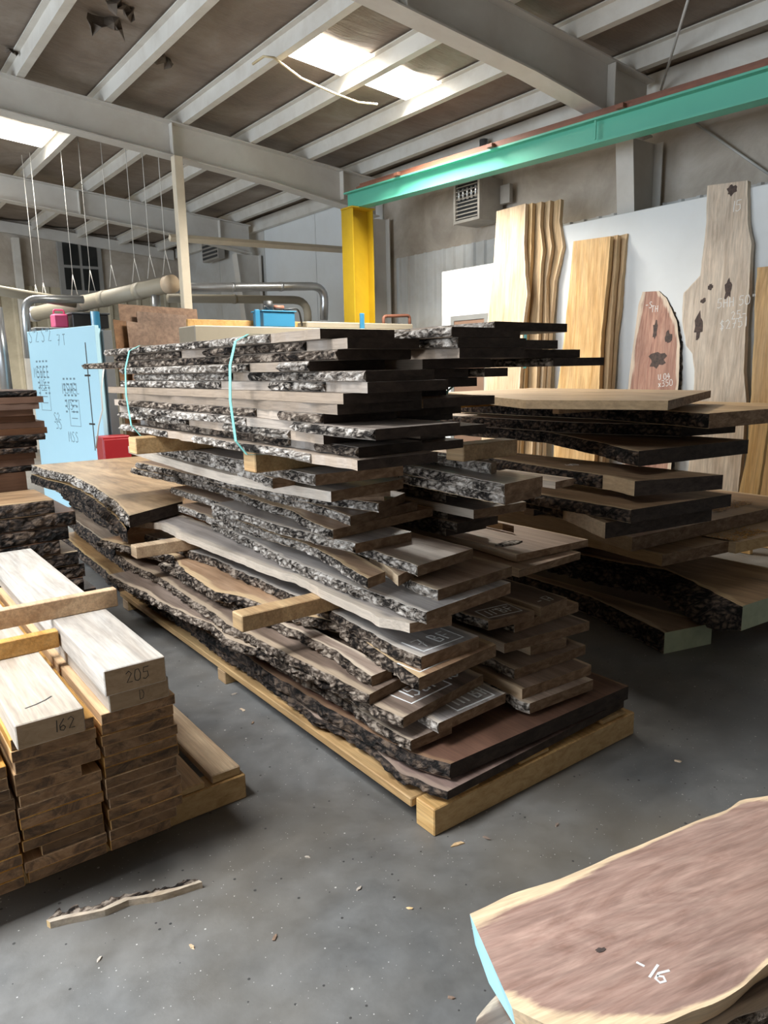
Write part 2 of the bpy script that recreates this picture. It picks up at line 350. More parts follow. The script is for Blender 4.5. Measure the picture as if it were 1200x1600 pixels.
def lettering(parent, text, org, ex, ey, h, m, w=0.004, boxed=False, name='chalk_marking', extra=(), nrm=None):
    """strokes of hand lettering laid on a surface: org, ex (reading direction), ey (up) in world space"""
    ex = Vector(ex).normalized(); ey = Vector(ey); ey = (ey - ex * ey.dot(ex)).normalized(); nrm = ex.cross(ey)
    st = []; x = 0.0
    for ch in text:
        for s in G.get(ch, []): st.append([(x + p[0] * h, p[1] * h) for p in s])
        x += (0.4 if ch in '1" ' else 0.68) * h
    if boxed: st.append([(-.3*h, 1.3*h), (-.35*h, -.35*h), (x + .1*h, -.4*h), (x + .2*h, 1.35*h)][:4] + ([(-.3*h, 1.3*h)] if boxed == 2 else []))
    st += [[(p[0] * h, p[1] * h) for p in s] for s in extra]
    V = []; F = []
    for s in st:
        P = [Vector(p) for p in s]; b0 = len(V)
        for i, p in enumerate(P):
            t = (P[min(i + 1, len(P) - 1)] - P[max(i - 1, 0)]).normalized(); q = Vector((-t.y, t.x)) * w / 2
            for e in (q, -q):
                for z in (0.0002, 0.0007): V.append(Vector(org) + ex * (p.x + e.x) + ey * (p.y + e.y) + nrm * z)
        for i in range(len(P) - 1):
            a = b0 + i * 4; b = a + 4
            F += [(a, a + 1, b + 1, b), (a + 1, a + 3, b + 3, b + 1), (a + 3, a + 2, b + 2, b + 3), (a + 2, a, b, b + 2)]
        F += [(b0, b0 + 2, b0 + 3, b0 + 1), (len(V) - 4, len(V) - 3, len(V) - 1, len(V) - 2)]
    bpy.context.view_layer.update()
    inv = parent.matrix_world.inverted()
    return mesh_obj(name, [inv @ v for v in V], F, m, parent)
ORD = ['lowest', 'second', 'third', 'fourth', 'fifth', 'sixth', 'seventh', 'eighth', 'ninth', 'tenth', 'eleventh', 'twelfth', 'thirteenth', 'fourteenth', 'fifteenth']
# ================================================================== MAIN STACK
P2 = lambda v: (v.x, v.y)
GM = 'walnut boards in the big stack on the pallet'
def pxboard(z, th, left, fr, mat, label, barkm=BK, amp=0.014, far=None, end=EN, drift=0.0, seed=0, group=GM, name='walnut_board', cat='board', sapw=0.035, taper=0.0, barkR=None, xconst=None, rough=0.005, wmax=None, segs=None):
    """left: pixels of the left top edge from far to near; fr: pixel of the near right corner; all on the plane z"""
    L = [onz(u, v, z) for u, v in left][::-1]
    if len(L) == 1 or (far and far > L[-1].y + 0.1): L.append(Vector((L[-1].x + (drift if len(L) == 1 else 0), far, z)))
    if far: 
        L = [p for p in L if p.y <= far + 1e-6] or L
    f = onz(fr[0], fr[1], z)
    R = [(f.x, f.y), (f.x + drift, (L[0].y + L[-1].y) / 2), (f.x + drift, L[-1].y + 0.03)]
    return board(name, [P2(p) for p in L], R, z, th, (W[mat], end), label, cat, group, barkm=barkm, amp=amp, seed=seed, sapw=sapw, taper=taper, barkR=barkR, rough=rough, segs=segs)
# pallet
pal = empty('timber_pallet', (2.07, 3.4, 0)); tag(pal, 'long pine pallet carrying the tallest stack of walnut boards', 'pallet')
def inpal(name, lo, hi, m=W['pine']): 
    return box(name, (lo[0] - 2.07, lo[1] - 3.4, lo[2]), (hi[0] - 2.07, hi[1] - 3.4, hi[2]), [m, ENT], pal, 0.004)
inpal('bearer', (1.49, 1.73, 0), (2.65, 1.83, 0.104)); inpal('bearer', (1.47, 3.36, 0), (2.65, 3.45, 0.068)); inpal('bearer', (1.47, 4.9, 0), (2.65, 5.0, 0.068))
for x in (1.47, 1.98, 2.5): inpal('runner', (x, 1.832, 0.069), (x + 0.14, 5.05, 0.104))
for x0, x1 in ((1.6, 1.72), (1.93, 2.1), (2.44, 2.6)): inpal('deck_slat', (x0, 1.742, 0.1045), (x1, 4.9, 0.122))

t1 = pxboard(.156, .033, [(477, 1105), (495, 1122), (575, 1165), (602, 1190), (627, 1212), (698, 1238)], (975, 1094), 'slab_red', 'wide reddish walnut slab at the very bottom, lying on the pine pallet', BKD, .02, far=4.9, end=END_, seed=1, name='walnut_slab', cat='slab', group='wide slabs under the big stack')
t2 = pxboard(.228, .06, [(477, 1087), (582, 1147), (645, 1180), (703, 1195)], (982, 1072), 'slab_red', 'wide reddish walnut slab directly on top of the bottom slab', BKD, .012, far=4.9, end=END_, seed=2, name='walnut_slab', cat='slab', group='wide slabs under the big stack')
b1 = pxboard(.287, .041, [(470, 1057), (545, 1100), (640, 1158)], (706, 1130), 'walnut', 'narrow walnut board under the board chalked 111 BF, resting on the wide slab', BK, .016, far=4.8, seed=3)
b2 = pxboard(.329, .041, [(683, 1131)], (790, 1083), 'walnut_grey', 'thick grey walnut board chalked with 111 BF in a box', BKG, .012, far=4.8, seed=4)
b3 = pxboard(.371, .041, [(168, 898), (300, 965), (326, 975), (350, 997), (403, 1015), (495, 1060), (628, 1122)], (755, 1054), 'walnut', 'walnut board chalked with 15 BF, pale sapwood along its near corner', BK, .018, seed=5, sapw=.05)
b4 = pxboard(.414, .042, [(180, 866), (222, 890), (257, 909), (317, 948), (352, 976), (413, 1004), (480, 1037), (575, 1086)], (650, 1047), 'walnut', 'dark ended walnut board two layers over the board chalked 15 BF', BK, .022, seed=6, sapw=.06)
b5 = pxboard(.457, .042, [(250, 878), (330, 925), (392, 955), (462, 985), (530, 1022), (578, 1057)], (612, 1044), 'walnut_tan', 'walnut board with a wide honey sapwood strip and thick dark bark below', BK, .024, seed=7, sapw=.09)
b6 = pxboard(.509, .05, [(155, 842), (215, 859), (267, 868), (290, 892), (315, 915), (333, 925), (380, 932), (430, 950), (526, 974), (601, 1023), (652, 1060)], (775, 1007), 'walnut_tan', 'walnut board with a deep wavy bark edge, its boxed chalk mark half covered', BK, .028, seed=8, sapw=.06)
b7 = pxboard(.56, .05, [(225, 835), (265, 848), (330, 872), (405, 907), (475, 937), (535, 967), (656, 1027)], (748, 994), 'walnut_grey', 'blue grey walnut board chalked with 7 BF, under the two pine spacers', BK, .016, seed=9)
for (u, v), lab, xr, yy in (((370, 963), 'pine spacer sticking out of the big stack beside the wavy bark edge', 1.93, 2.62), ((208, 856), 'short pine spacer near the far end of the big stack', 1.85, 4.02)):
    p = onz(u, v, .62)
    box('pine_spacer', (p.x, p.y - .045, .5615), (xr, p.y + .045, .632), [W['pine'], W['pine']], None, .004)
    tag(bpy.context.scene.objects[-1] if False else COL.objects[-1], lab, 'spacer', 'pine spacers in the big stack')
E8 = pxboard(.672, .038, [(187, 812), (250, 818), (297, 840), (477, 908), (537, 936), (590, 965), (640, 974)], (706, 962), 'walnut_grey', 'silvery walnut board with a smooth curved live end over the 7 BF board', None, seed=10, sapw=.07, rough=.012)
E9 = pxboard(.72, .047, [(190, 775), (330, 815), (440, 870), (530, 905), (664, 957)], (798, 910), 'walnut_grey', 'wide pale ended walnut board just above the curved silvery board', BKG, .02, seed=11, far=4.5)
E10 = pxboard(.764, .043, [(330, 808), (560, 872), (682, 922)], (800, 885), 'walnut_tan', 'wide bright tan walnut board with a clean sawn near end', BKG, .012, seed=12, far=4.5)
pxboard(.807, .042, [(187, 760), (330, 797), (413, 830), (497, 857), (572, 904)], (602, 893), 'walnut_tan', 'narrow walnut board with a pale stubby end, the outer of two stubs', BKG, .016, seed=13, far=4.85, drift=.2)
pxboard(.807, .042, [(622, 900)], (646, 887), 'walnut_tan', 'narrow walnut board with a pale stubby end, the inner of two stubs', None, seed=14, far=2.55, drift=.14)
E12 = pxboard(.85, .042, [(560, 853), (650, 885)], (739, 857), 'walnut_tan', 'pinkish tan walnut board lying square above the bright tan board', BKG, .014, seed=15, far=4.7)
pxboard(.893, .042, [(188, 750), (330, 787), (440, 822), (553, 850)], (643, 831), 'walnut_grey', 'grey walnut board directly above the pinkish tan board', BKG, .02, seed=16, far=4.8)
pxboard(.936, .042, [(204, 731), (330, 757), (447, 797), (518, 828)], (676, 793), 'walnut_tan', 'long tan walnut board with a clipped near corner, mid height in the big stack', BKG, .022, seed=17, sapw=.06)
pxboard(.979, .042, [(212, 722), (372, 757), (470, 783), (545, 807)], (652, 783), 'walnut', 'walnut board one layer above the clipped corner board', BKG, .016, seed=18)
pxboard(1.022, .042, [(215, 716), (317, 740), (463, 770), (590, 787)], (633, 770), 'walnut', 'thin dark walnut board tucked back between two longer boards', BKG, .016, seed=19, far=4.6)
pxboard(1.065, .042, [(206, 712), (320, 735), (470, 765)], (600, 768), 'walnut', 'recessed walnut board, sixth layer below the strapped bundle', BKG, .018, seed=20, far=4.5)
pxboard(1.108, .042, [(212, 705), (320, 728), (480, 765)], (610, 760), 'walnut_tan', 'recessed walnut board, fourth layer below the strapped bundle', BKG, .018, seed=21, far=4.5)
E16 = pxboard(1.15, .041, [(200, 697), (258, 715), (350, 740), (517, 768)], (630, 748), 'walnut_grey', 'grey walnut board with faint chalk, third layer below the strapped bundle', None, seed=22, sapw=.09)
pxboard(1.191, .04, [(243, 698), (350, 722), (423, 748)], (462, 742), 'walnut_tan', 'narrow walnut board with a pinkish top beside the long brown spacer', BKG, .016, seed=23)
E18 = pxboard(1.232, .04, [(245, 693), (318, 707), (383, 721), (490, 742)], (630, 727), 'walnut_grey', 'blue grey walnut board under the long brown spacer', BKG, .016, seed=24)
# ---- the second column of the big stack
GR = 'boards in the second column of the big stack'
def rb(z, th, fl, fr, mat, label, bk=BK, amp=.012, far=4.6, seed=0, end=EN, left=None, drift=.0):
    return pxboard(z, th, (left or []) + [fl], fr, mat, label, bk, amp, far=far, seed=seed, group=GR, end=end, drift=drift)
rb(.29, .044, (826, 1100), (927, 1062), 'walnut_tan', 'pale ended walnut board on the wide slab, lowest of the second column', BKG, seed=31, drift=.1)
rb(.334, .043, (816, 1077), (924, 1039), 'walnut', 'walnut board with a light end strip, second up in the second column', None, seed=32, drift=.1)
rb(.378, .043, (802, 1047), (915, 1008), 'walnut', 'walnut board with shaggy bark, third up in the second column', BK, .02, seed=33, drift=.1)
rb(.42, .041, (829, 1010), (885, 998), 'walnut_tan', 'short reddish offcut block lying between boards of the second column', None, far=2.6, seed=34)
rb(.463, .042, (788, 1006), (921, 971), 'walnut', 'brown walnut board over the short offcut block', None, seed=35, drift=.08)
r11 = rb(.506, .042, (802, 975), (904, 942), 'walnut', 'walnut board with pale bark and a chalk 36 at its near edge', BKG, .014, seed=36, drift=.08)
rBF = rb(.549, .042, (761, 971), (835, 954), 'walnut', 'dark walnut board chalked with 11 BF in a box', BKG, .014, seed=37, drift=.0)
r17 = rb(.549, .042, (845, 950), (886, 934), 'walnut', 'dark rounded walnut board chalked with 17', None, seed=38, drift=.05)
for i, (z, x0, x1, y0) in enumerate(((.592, 1.99, 2.4, 2.5), (.632, 1.97, 2.38, 2.6), (.671, 2.0, 2.42, 2.55))):
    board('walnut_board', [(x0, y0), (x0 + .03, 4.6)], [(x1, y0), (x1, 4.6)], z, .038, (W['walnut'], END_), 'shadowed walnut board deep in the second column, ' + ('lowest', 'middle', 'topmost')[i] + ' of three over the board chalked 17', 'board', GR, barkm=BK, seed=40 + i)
rb(.712, .034, (811, 891), (907, 863), 'walnut_tan', 'thin tan walnut board under the board with a grey knot', None, seed=43, drift=.05)
rk = rb(.75, .034, (807, 867), (919, 843), 'walnut_tan', 'walnut board with a rough grey knot on its pinkish top', None, seed=44, left=[(751, 850)], drift=.0)
rb(.79, .036, (773, 815), (803, 822), 'walnut_tan', 'small curved sapwood offcut on the board with a grey knot', None, far=3.2, seed=45)
for i, (z, x0, x1, y0) in enumerate(((.832, 2.32, 2.6, 2.6), (.874, 2.3, 2.58, 2.5), (.916, 2.33, 2.6, 2.6), (1.0, 2.32, 2.6, 2.6), (1.042, 2.3, 2.56, 2.5))):
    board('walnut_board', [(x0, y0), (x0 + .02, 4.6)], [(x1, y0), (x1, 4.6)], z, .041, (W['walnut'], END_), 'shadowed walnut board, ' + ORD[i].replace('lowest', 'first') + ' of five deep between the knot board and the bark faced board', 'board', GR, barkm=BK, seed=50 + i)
rb(.958, .041, (740, 797), (822, 784), 'walnut_grey', 'blue grey walnut board with a pointed live end', None, seed=56)
rb(1.158, .041, (787, 772), (846, 758), 'walnut_tan', 'lower of two thick bark faced boards ending together', BKG, .014, far=4.5, seed=57, left=[(567, 728), (640, 743)])
rb(1.2, .041, (786, 757), (848, 744), 'walnut_grey', 'upper of two thick bark faced boards ending together', BKG, .018, far=4.5, seed=58, left=[(567, 713), (640, 728)])
rb(1.115, .03, (868, 753), (897, 747), 'walnut_tan', 'thin pinkish plank poking out beside the bark faced boards', None, far=2.4, seed=59)
rb(1.243, .042, (765, 724), (776, 721), 'walnut_grey', 'slim grey edging strip with bark on top of the bark faced boards', BKG, .016, far=3.0, seed=60, left=[(627, 706), (700, 713)])
board('walnut_board', [(2.2, 2.35), (2.2, 4.5)], [(2.5, 2.35), (2.5, 4.5)], 1.083, .04, (W['walnut'], END_), 'dark walnut board deep under the two bark faced boards', 'board', GR, barkm=BK, seed=61)
board('walnut_board', [(2.2, 2.55), (2.2, 4.5)], [(2.5, 2.55), (2.5, 4.5)], 1.116, .032, (W['walnut'], END_), 'thin dark walnut board touching the underside of the bark faced boards', 'board', GR, barkm=BK, seed=62)
# spacers under the bundle
def spacer(lab, x0, x1, y0, y1, z0, z1, m='pine'):
    o = box('pine_spacer', (x0, y0, z0), (x1, y1, z1), [W[m], W[m]], None, .004); tag(o, lab, 'spacer', 'spacers under the strapped bundle'); return o
p = onz(388, 705, 1.31)
spacer('long brown spacer with a pale end under the near part of the strapped bundle', p.x, 1.94, p.y - .05, p.y + .045, 1.233, 1.309, 'pine')
p = onz(205, 683, 1.31)
spacer('brown spacer with a pale end under the far part of the strapped bundle', p.x, 2.3, p.y - .05, p.y + .045, 1.233, 1.309, 'pine')
p = onz(724, 697, 1.305)
spacer('square pine timber supporting the strapped bundle above the bark faced boards', p.x, p.x + .3, p.y, p.y + .1, 1.2445, 1.3085)
# ================================================================== STRAPPED BUNDLE
GB = 'walnut boards in the strapped bundle'
LEFT_END = {13: 500, 12: 500, 11: 530, 10: 515, 9: 487, 8: 560, 7: 565, 6: 540, 5: 530, 4: 500, 3: 592, 2: 500, 1: 543, 0: 556}
RIGHT_END = {13: (809, 902), 12: (700, 820), 11: (784, 875), 10: (792, 924), 9: (862, 947), 8: (700, 819), 7: (690, 785), 6: (690, 788), 5: (680, 762), 4: (690, 750), 3: (690, 740), 2: (640, 700), 1: (560, 690), 0: (640, 745)}
rows = ['outer row with its bark showing', 'second row in', 'third row in', 'innermost row']
rq = random.Random(3)
for k in range(14):
    z = 1.342 + .0315 * k; th = .0305
    lay = 'top layer' if k == 13 else ('bottom layer' if k == 0 else ORD[13 - k] + ' layer down')
    x0 = 1.175 + rq.uniform(0, .05)
    yl = min(2.05, max(1.62, onx(LEFT_END[k], 560, 1.2).y))
    xr0, xr1 = [ony(u, 560, 1.8).x for u in RIGHT_END[k]]
    cuts = [(x0, rq.uniform(1.46, 1.52), yl)]
    a = cuts[0][1] + .055
    cuts.append((a, a + rq.uniform(.26, .32), 1.7 if k >= 10 else rq.uniform(1.72, 2.1)))
    a = cuts[1][1] + .045
    if xr0 > a + .12:
        cuts.append((a, xr0 - .045, rq.uniform(1.9, 2.3))); cuts.append((xr0, xr1, 1.8))
    elif xr1 > a + .08: cuts.append((a, xr1, 1.8 + rq.uniform(0, .1)))
    if k == 13: cuts = cuts[-1:]
    for j, (xa, xb, y0) in enumerate(cuts):
        yf = rq.uniform(3.65, 4.0) if j == 0 else 3.8
        if k == 10 and j == 0: yf = 4.5
        tilt = rq.uniform(-.012, .012)
        mt = rq.choice(['bundle', 'bundle', 'bundle_warm'])
        c0 = rq.uniform(.1, .5); c1 = c0 + rq.uniform(.05, .2)
        sg = rq.choice([[(0, 1)], [(0, c0), (c1, 1)], [(0, c0 * .6), (c0, .95)], [(c0 * .5, 1)], [(.12, c0 + .1), (c1 + .12, 1)]])
        bk_ = rq.choice([BKG, BKG, BKG, BK, BK, None]) if j == 0 else (BKG if (j == len(cuts) - 1 and j > 1) or (j == 1 and k >= 10) else None)
        board('walnut_board', [(xa, y0), (xa + rq.uniform(0, .04), 2.8), (xa + rq.uniform(-.005, .03), yf)], [(xb, y0 + tilt), (xb, yf)], z, th, (W[mt], END_), 'walnut board in the strapped bundle, %s, %s' % (lay, 'row nearest the dark slabs' if k == 13 else rows[j] if j < len(cuts) - 1 or j < 2 else 'row nearest the dark slabs'), 'board', GB, barkm=bk_, amp=.017, seed=100 + k * 5 + j, rough=.006, sapw=.03, segs=sg)
STR = paint('teal_strap', (0.22, 0.62, 0.56), 0.35, dirt=0.1)
for y, lab in ((2.36, 'teal plastic strap around the near half of the bundle'), (3.46, 'teal plastic strap around the far half of the bundle')):
    V = []; F = []; hw = .009
    path = [(1.13, 1.36), (1.118, 1.50), (1.125, 1.62), (1.15, 1.70), (1.20, 1.724), (1.9, 1.727), (1.97, 1.73), (2.02, 1.758), (2.5, 1.758), (2.6, 1.74), (2.6, 1.588), (2.26, 1.576), (2.12, 1.5), (2.04, 1.309), (1.9, 1.3), (1.5, 1.275), (1.3, 1.3), (1.17, 1.3085)]
    n = len(path); cx, cz = 1.85, 1.54
    for (x, zz) in path:
        d = Vector((x - cx, zz - cz)).normalized() * .0015
        for yy in (-hw, hw):
            for s in (0, 1): V.append((x + d.x * s - cx, yy, zz + d.y * s - 1.305))
    for i in range(n):
        a = i * 4; b = ((i + 1) % n) * 4
        F += [(a, a + 2, b + 2, b), (a + 1, b + 1, b + 3, a + 3), (a, b, b + 1, a + 1), (a + 2, a + 3, b + 3, b + 2)]
    o = mesh_obj('bundle_strap', V, F, STR, None, loc=(cx, y, 1.305)); tag(o, lab, 'strap', 'teal straps on the bundle')
# ---- chalk marks on the big stack
def mark(o, text, u, v, z, eu, ev, h, w=.005, boxed=False, m=CHALK, name='chalk_marking', extra=()):
    a = onz(u, v, z); e = onz(eu, ev, z) - a
    lettering(o, text, a, e, Vector((-e.y, e.x, 0)), h, m, w, boxed, name, extra)
mark(b7, '7 BF', 662, 1012, .56, 716, 992, .075, .007, boxed=True)
mark(b6, 'x-BF', 655, 1044, .509, 700, 1024, .07, .007, boxed=True)
mark(b3, '15BF 10', 640, 1092, .371, 690, 1068, .08, .008, boxed=False, extra=[[(-.3, 1.4), (-.3, -.4), (2.6, -.4), (2.7, 1.2)]])
mark(b2, '111 BF', 713, 1104, .329, 760, 1084, .07, w=.009, boxed=False, extra=[[(-.2, 1.2), (-.3, -.4), (2.6, -.4), (2.7, 1.2)]])
mark(rBF, '11"BF', 765, 962, .549, 800, 954, .06, w=.006, boxed=2)
mark(r17, '-17', 847, 943, .549, 875, 934, .06)
mark(r11, '36', 860, 948, .506, 880, 941, .04)
mark(E16, '17 BF', 505, 756, 1.15, 560, 748, .06, w=.004)
# ================================================================== DARK SLAB STACK
GD = 'dark thick slabs beside the big stack'
def ds(z, th, left, fr, mat, label, bk=BKD, amp=.03, far=4.6, seed=0, end=END_, taper=0.0, barkR=None, segs=None):
    o = pxboard(z, th, left, fr, mat, label, bk, amp, far=far, seed=seed, group=GD, name='live_edge_slab', cat='slab', end=end, sapw=.06, taper=taper, barkR=barkR, segs=segs)
    return o
ds(.125, .125, [(806, 895), (923, 932), (1037, 989)], (1113, 974), 'dark_oak', 'bottom slab on the floor with a green painted cut end', BKD, .04, far=4.4, seed=201, end=GREENEND)
ds(.275, .145, [(960, 878), (1040, 889), (1159, 947)], (1290, 905), 'dark_oak', 'massive slab with thick sloping shaggy bark, second from the floor', BKD, .06, far=4.4, seed=202, end=GREENEND, taper=.16)
for y in (3.3, 4.1):
    o = box('timber_spacer', (3.75, y, .2755), (4.5, y + .09, .428), [W['dark_oak'], END_]); tag(o, 'dark timber between the sawdust covered planks and the shaggy slab, ' + ('nearer' if y < 3.6 else 'farther') + ' one', 'spacer', 'spacers among the dark slabs')
ds(.5, .07, [(940, 842), (992, 856), (1035, 867)], (1143, 845), 'dark_oak', 'brown plank with scattered sawdust above the shaggy slab', None, far=4.4, seed=203, end=EN)
ds(.5, .07, [(1150, 848)], (1290, 818), 'oak', 'plank at the edge of the frame with sawdust heaped on top', None, far=4.4, seed=204, end=ENT)
h_ = ds(.59, .085, [(900, 815), (988, 840)], (1260, 782), 'dark_oak', 'long brown plank dusted with sawdust under the charred looking slab', None, far=4.4, seed=205, end=EN)
for y in (3.3, 4.1):
    o = box('timber_spacer', (3.75, y, .5905), (4.5, y + .09, .704), [W['dark_oak'], END_]); tag(o, 'dark timber on the long dusty plank, ' + ('nearer' if y < 3.6 else 'farther') + ' one', 'spacer', 'spacers among the dark slabs')
ds(.79, .085, [(845, 778), (885, 792), (944, 817)], (1113, 791), 'dark_oak', 'dark slab with a pale slanted bark edge at mid height', BKD, .03, seed=206, segs=[(.22, 1)])
ds(.865, .07, [(860, 775), (985, 797)], (1143, 772), 'dark_oak', 'dark bark faced slab under the slab chalked 40', BKD, .03, seed=207)
ds(.99, .08, [(771, 716), (860, 731), (957, 744), (990, 752)], (1130, 742), 'dark_oak', 'dark slab chalked with 40 and sprinkled with chips', BKD, .03, seed=208, segs=[(.12, 1)])
d40 = COL.objects['live_edge_slab.006'] if 'live_edge_slab.006' in COL.objects else None
ds(1.13, .085, [(853, 674), (930, 690), (996, 705)], (1170, 687), 'dark_oak', 'dark slab with a reddish sloping bark edge, third from the top', BKD, .035, seed=209)
ds(1.215, .075, [(750, 652), (900, 660), (1065, 664)], (1150, 658), 'dark_oak', 'black bark slab right under the big tan topped slab', BKD, .035, seed=210)
ds(1.31, .088, [(801, 631), (950, 636), (1107, 646)], (1290, 632), 'oak', 'broad tan topped slab with deep black bark along its edge', BKD, .03, seed=211, end=EN)
ds(1.405, .05, [(706, 614), (819, 625), (1044, 626)], (1111, 610), 'oak', 'thin tan slab with one slanted end on the very top', None, far=4.4, seed=212, end=EN)
for y in (2.9, 3.9):
    o = box('pine_spacer', (3.5, y, 1.3105), (4.2, y + .05, 1.353), [W['pine'], W['pine']]); tag(o, 'thin spacer under the topmost tan slab, ' + ('nearer' if y < 3.6 else 'farther') + ' one', 'spacer', 'spacers among the dark slabs')
for nm in [o.name for o in COL.objects if o.name.startswith('live_edge_slab') and 'chalked with 40' in o.get('label', '')]:
    mark(COL.objects[nm], '40', 890, 728, .99, 930, 724, .07)
    lettering
# ================================================================== PLANK PACK (near, frame's left edge)
GP = 'planks in the strapped pallet pack'
def simple(name, x0, x1, y0, y1, z0, z1, top, end, label, cat, group, bev=.003):
    o = box(name, (x0, y0, z0), (x1, y1, z1), [W[top] if isinstance(top, str) else top, end], None, bev); tag(o, label, cat, group); return o
pp = empty('timber_pallet', (.5, 3.3, 0)); tag(pp, 'low pine pallet under the pack of sawn planks', 'pallet')
def inpp(name, lo, hi): return box(name, (lo[0] - .5, lo[1] - 3.3, lo[2]), (hi[0] - .5, hi[1] - 3.3, hi[2]), [W['pine'], ENT], pp, .004)
for y in (2.36, 3.2, 4.0): inpp('bearer', (-.4, y, 0), (1.09, y + .09, .098))
inpp('deck_board', (.96, 2.37, .0985), (1.075, 4.1, .134)); inpp('deck_board', (.835, 2.365, .0985), (.93, 4.1, .125))
q = random.Random(11)
COLS = [(.55, .785, 13, 'column nearest the big stack'), (.30, .535, 13, 'middle column'), (.06, .287, 11, "column cut by the frame's edge")]
for ci, (x0, x1, n, cn) in enumerate(COLS):
    for k in range(n):
        th = .0362; z0 = .0985 + k * th
        dx0 = q.uniform(-.005, .003); dx1 = q.uniform(-.009, .006); dy = q.uniform(0, .004)
        if ci == 0 and k < 2: dx1 -= .02 * (2 - k); dx0 -= .008
        if ci == 1 and k == 8: dx1 -= .05
        if ci == 1 and k == 2: dx0 += .05
        top = 'orange'
        simple('sawn_plank', x0 + max(dx0, -.006), min(x1 + dx1, x1 + .006), 2.21 + dy, 3.98 + q.uniform(-.06, .06), z0, z0 + th - .0008, top, ENP, 'sawn plank with weathered end, %s of the pack, %s layer' % (cn, 'top' if k == n - 1 else ORD[k]), 'plank', GP, .002)
zt = .0985 + 13 * .0362
c1 = simple('white_cant', .578, .768, 2.2, 4.05, zt, zt + .068, 'pale', ENC, 'thick pale timber beam under the beam marked 205', 'beam', 'pale beams on the plank pack')
c2 = simple('white_cant', .562, .752, 2.17, 4.05, zt + .0685, zt + .152, 'pale', ENC, 'thick pale timber beam marked 205 on its end', 'beam', 'pale beams on the plank pack')
c3 = simple('white_cant', .303, .487, 2.13, 4.05, zt, zt + .075, 'pale', ENC, 'thick pale timber beam with a crack, marked 162 on its end', 'beam', 'pale beams on the plank pack')
zc = .0985 + 11 * .0362
c4 = simple('white_cant', .075, .27, 2.25, 4.05, zc, zc + .075, 'pale', ENC, "pale timber beam on the plank pack, cut by the frame's edge", 'beam', 'pale beams on the plank pack')
lettering(c2, '205', (.625, 2.1698, zt + .095), (1, 0, 0), (0, 0, 1), .038, INK, .0025, name='pencil_marking')
lettering(c3, '162', (.40, 2.1298, zt + .022), (1, 0, 0), (0, 0, 1), .036, INK, .0025, name='pencil_marking')
lettering(c1, 'D', (.67, 2.1998, zt + .018), (1, 0, 0), (0, 0, 1), .032, INK, .002, name='pencil_marking')
# crack in the near beam
lettering(c3, '', (.37, 2.24, zt + .075), (1, 0, 0), (0, 1, 0), .1, INK, .006, name='drying_crack', extra=[[(-.2, -.1), (.1, -.02), (.4, .12), (.62, .3)]])
# pine cross pieces on the pack
def cross(lab, x0, x1, y, z0, h, m='orange'):
    o = box('cross_piece', (x0, y, z0), (x1, y + .04, z0 + h), [W[m], W[m]], None, .003); tag(o, lab, 'spacer', 'pine cross pieces on the plank pack')
z2 = zt + .1525
p = onz(185, 947, z2); cross('long pine cross piece lying over both pale beams', -.35, p.x, p.y, z2, .07)
p = onz(98, 1010, zt + .0755); cross('short pine cross piece butting against the beam marked 205', -.35, .556, p.y, zt + .0755, .062)
p = onz(50, 848, z2); cross('farthest pine cross piece over the pale beams', -.35, p.x, min(4.2, p.y), z2, .07, 'pine')
# ================================================================== FOREGROUND SLABS
GF = 'live edge slabs in the front corner'
def fg(z, th, low, top, mat, lab, seed, end, bk=None):
    L = [P2(onz(u, v, z)) for u, v in low]; R = [P2(onz(u, v, z)) for u, v in top]
    a = Vector(R[-1]) - Vector(R[0]); ang = math.atan2(a.y, a.x) - math.pi / 2
    return board('live_edge_slab', L, R, z, th, (W[mat], end), lab, 'slab', GF, barkm=bk, amp=.02, seed=seed, rz=ang, sapw=.05, rough=.003, taper=-.02)
f1 = fg(.45, .06, [(800, 1575), (873, 1612), (950, 1606), (1033, 1598), (1096, 1575), (1137, 1558), (1167, 1537), (1200, 1508), (1290, 1450), (1420, 1380)],
   [(734, 1428), (790, 1402), (880, 1372), (960, 1336), (1040, 1302), (1085, 1284), (1140, 1264), (1160, 1250), (1200, 1243), (1300, 1215), (1420, 1185)], 'fore', 'big pinkish walnut slab with cream live edges, chalked 16, in the front corner', 301, PAINTED)
mark(f1, '-16', 985, 1512, .45, 1030, 1535, .04, w=.005)
fg(.385, .07, [(735, 1640), (900, 1660), (1100, 1625), (1300, 1520), (1440, 1440)], [(745, 1590), (860, 1460), (1000, 1400), (1200, 1310), (1400, 1260)], 'walnut', 'darker slab under the pinkish walnut slab in the front corner', 302, EN, BK)
for i, (x, y) in enumerate(((.95, .62), (1.45, .55))):
    o = box('pine_spacer', (x, y, 0), (x + .09, y + .25, .3145), [W['pine'], W['pine']]); tag(o, 'upright pine block under the front corner slabs, ' + ('one nearer the painted end' if i == 0 else 'one by the frame edge'), 'block', 'blocks under the front slabs')
# offcut on the floor
pts = [(78, 1441), (120, 1432), (165, 1422), (200, 1406), (240, 1400), (280, 1390), (316, 1378)]
L = [P2(onz(u, v, .022)) for u, v in pts]; R = [(x - .004, y + .022) for x, y in L]
board('bark_offcut', L, R, .022, .022, (W['pale'], ENT), 'thin wavy edging offcut with bark lying alone on the concrete floor', 'offcut', barkR=BK, amp=.03, seed=310, rz=-1.3, sapw=.0, step=.01)
